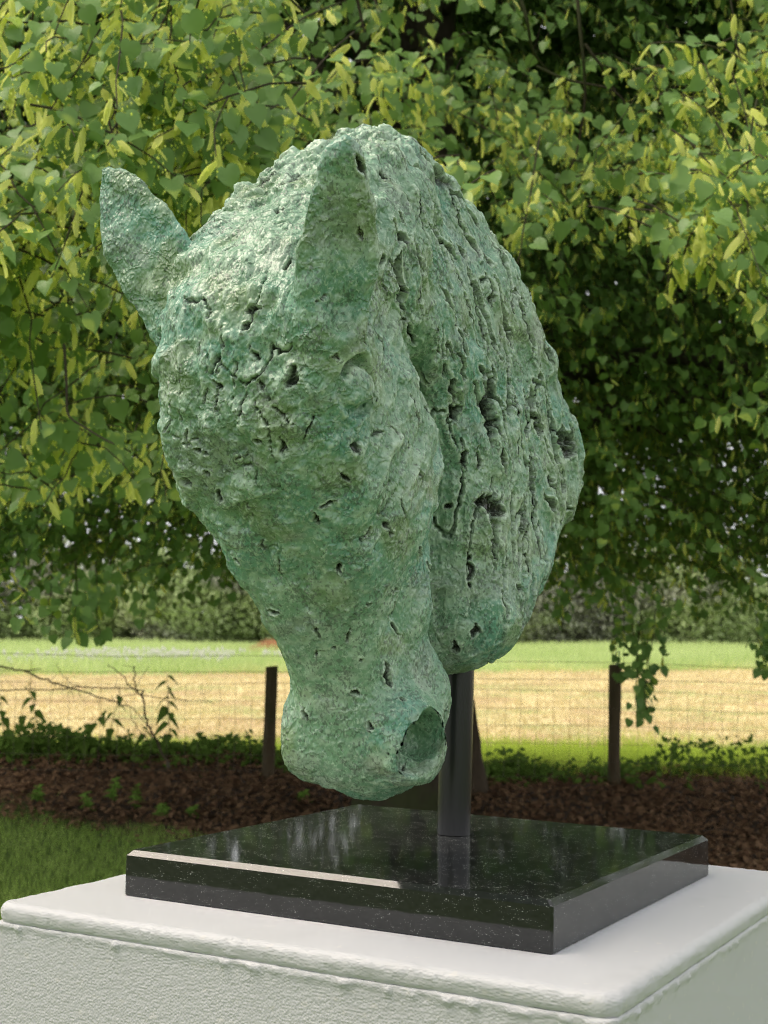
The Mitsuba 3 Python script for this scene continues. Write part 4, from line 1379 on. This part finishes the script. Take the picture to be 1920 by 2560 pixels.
    # the largest leaves and bracts in view are pieces of their own
    for nm, P, F, mat in (('__leaf', p1, f1, 'lime_leaf'), ('__bract', p2, f2, 'lime_bract')):
        m = P.mean(1)
        q = m - EYE
        dep = q @ _f
        ix, iy = 960 + 3472 * (q @ _r) / dep, 1280 - 3472 * (q @ _u) / dep
        seen = (ix > 10) & (ix < 1910) & (iy > 10) & ~((ix > 420) & (ix < 1250) & (iy > 480)) & ~((ix > 560) & (ix < 1050) & (iy > 370))
        order = np.argsort(np.where(seen, dep, 99))[:300]
        rest = np.ones(len(P), bool)
        for i in order:
            add(TREE + nm, (P[i], F), mat, smooth=True)
        rest[order] = False
        add(TREE + ('__leaf_mass' if nm == '__leaf' else '__bract_mass'), flat(P[rest], F), mat, smooth=True, kind='stuff')

    # ---- the shaded interior, down to the ragged skirt, with light-blocking foliage added at both sides
    def skirt(px):
        return np.interp(px, [-500, 0, 130, 250, 400, 560, 620, 720, 1000, 1340, 1400, 1500, 1560, 1690, 1760, 1920, 2450],
                         [1500, 1480, 1450, 1440, 1465, 1430, 1420, 1440, 1440, 1430, 1460, 1480, 1500, 1490, 1460, 1490, 1500])
    wob = lambda px: 45 * (meshkit.noise(np.stack([px / 70, px * 0, px * 0], -1), 5) - .5)
    deep = [(-700, 1200, -500, 1080, 6.4, 9.0, .35, lambda px, py: py < skirt(px) + wob(px)),
            (-700, 1200, -500, 1520, 8.8, 11.5, .5, lambda px, py: py < skirt(px) + wob(px)),
            (1200, 2600, -500, 700, 6.8, 10.5, .25, lambda px, py: py < skirt(px) + wob(px)),
            (1200, 2600, 600, 1520, 8.6, 12.5, .45, lambda px, py: py < skirt(px) + wob(px)),
            (-900, 2800, -500, 1520, 10.5, 14.2, 1.0, lambda px, py: py < skirt(px) + wob(px) - 10),
            (-900, 2800, 1250, 1520, 8, 14.0, .28, lambda px, py: py < skirt(px) + wob(px)),
            (1100, 2700, 150, 1480, 9.0, 14, .75, lambda px, py: py < skirt(px) + wob(px)),
            (-600, 2700, 880, 1330, 12.0, 14.6, .5, lambda px, py: py < skirt(px) + wob(px)),
            (1950, 4300, -400, 1420, 4.5, 13.5, .8, lambda px, py: py < 1440),  # unseen foliage right of the frame, added to block side light
            (-2400, -200, -400, 1400, 8.5, 13.5, .5, lambda px, py: py < 1440),  # unseen foliage on the left, also added against side light
            (-400, 2700, 600, 1350, 8.8, 14.0, .9, lambda px, py: py < skirt(px) + wob(px)),
            (-700, 700, 1150, 1480, 8.0, 11.0, .2, lambda px, py: py < skirt(px) + wob(px))]
    o = inside(rng, 8800, deep)
    # the few twigs that hang low
    hang = [(1560, 1500, 9.6, .5), (1600, 1520, 9.5, .8), (1640, 1520, 9.4, .75), (1580, 1560, 9.6, .6), (1540, 1500, 9.7, .5), (1660, 1500, 9.5, .5), (1620, 1600, 9.5, .45), (1600, 1560, 9.4, .62),
            (1915, 1490, 9.0, .5), (1890, 1540, 9.0, .35), (1930, 1540, 9.0, .3), (1420, 1440, 9.2, .3), (1750, 1440, 9.8, .3),
            (190, 1400, 7.2, .40), (240, 1400, 7.4, .40), (215, 1440, 7.3, .3), (130, 1400, 7.2, .36), (370, 1400, 8.2, .36), (60, 1400, 7.0, .3), (520, 1330, 9, .25), (280, 1390, 7.5, .3)]
    n = len(o)
    out = unit(np.c_[o[:, :2] - TC, np.zeros(n)])
    L = rng.uniform(.4, .9, n)
    direc = out * .7 + rng.normal(0, .55, (n, 3))
    o = o + np.array([0, 0, .12])
    hp = np.array([at(a, b, y) for a, b, y, _ in hang])
    o = np.vstack([o, hp])
    L = np.r_[L, [h[3] for h in hang]]
    direc = np.vstack([direc, np.c_[rng.normal(0, .10, (len(hang), 2)), np.full(len(hang), -1.0)]])
    out = np.vstack([out, np.tile([0, -1.0, 0], (len(hang), 1))])
    sag = np.r_[rng.uniform(.3, .7, n), np.zeros(len(hang))]
    c = shoots(o, direc, L, rng, 13, sag)
    px, py = seen_at(c.reshape(-1, 3))
    low = (py > skirt(px) + 70).reshape(c.shape[:2]).any(1) & (np.arange(len(c)) < n)
    c, out, n = c[~low], out[~low], n - int(low.sum())
    twigs += [tube(q, np.linspace(.004, .0016, 9), 3) for q in c]
    seat, st, tip, nor = leaves_on(c, 14, rng, out)
    p3, f3 = placed(HEART_FAR, st, tip, nor, rng.uniform(.048, .080, len(st)), rng.uniform(.3, 1.6, len(st)))
    hv = np.repeat(np.arange(len(c)) >= n, 14)
    add(TREE + '__inner_and_side_leaves', flat(p3[~hv], f3), 'lime_leaf', smooth=True, kind='stuff')
    add(TREE + '__hanging_leaves', flat(p3[hv], f3), 'lime_leaf', smooth=True, kind='stuff')
    kk = rng.random(len(st)) < .22
    p4, f4 = placed(BRACT, seat[kk], np.c_[rng.normal(0, .5, (kk.sum(), 2)), -np.ones(kk.sum())], rng.normal(0, 1, (kk.sum(), 3)), rng.uniform(.05, .085, kk.sum()))
    add(TREE + '__inner_and_side_bracts', flat(p4, f4), 'lime_bract', smooth=True, kind='stuff')
    add(TREE + '__twigs', joined(twigs), 'bark_mat', smooth=True, kind='stuff')

    # ---- the rest of the dome, mostly above the picture: it makes the shade
    n = 150000
    a = rng.uniform(0, 2 * np.pi, n)
    u = rng.random(n)
    rr = rng.uniform(.80, 1.02, n)
    el = np.arcsin(u ** .8)
    R = 5.4 * (1 + .25 * (meshkit.fbm(np.stack([np.cos(a) * 1.5, np.sin(a) * 1.5, el * 1.5], -1), 3, 3) - .5))
    q = np.stack([TC[0] + R * rr * np.cos(el) * np.cos(a), TC[1] + R * rr * np.cos(el) * np.sin(a), z0 + 3.4 + 1.5 * R * rr * np.sin(el)], -1)
    # leave the space before the near curtain free; dome front cut to let light in
    d = q - EYE
    dep = d @ _f
    iy = 1280 - 3472 * (d @ _u) / dep
    k = ~((dep < 6.8) & (iy > -420)) & (q[:, 2] > 3.0) & (q[:, 1] > 7.0)
    v, f = clump_leaves(q[k], .115, rng, .8)
    add(TREE + '__upper_leaves', (v, f), 'lime_leaf', kind='stuff')
    say(TREE, 'large lime tree in flower spreading over the whole upper half behind the horse', 'tree')


def _hits(q):
    """a twig that would touch the bronze"""
    return bool((q[:, 1] < 3.05).any())


build_tree()
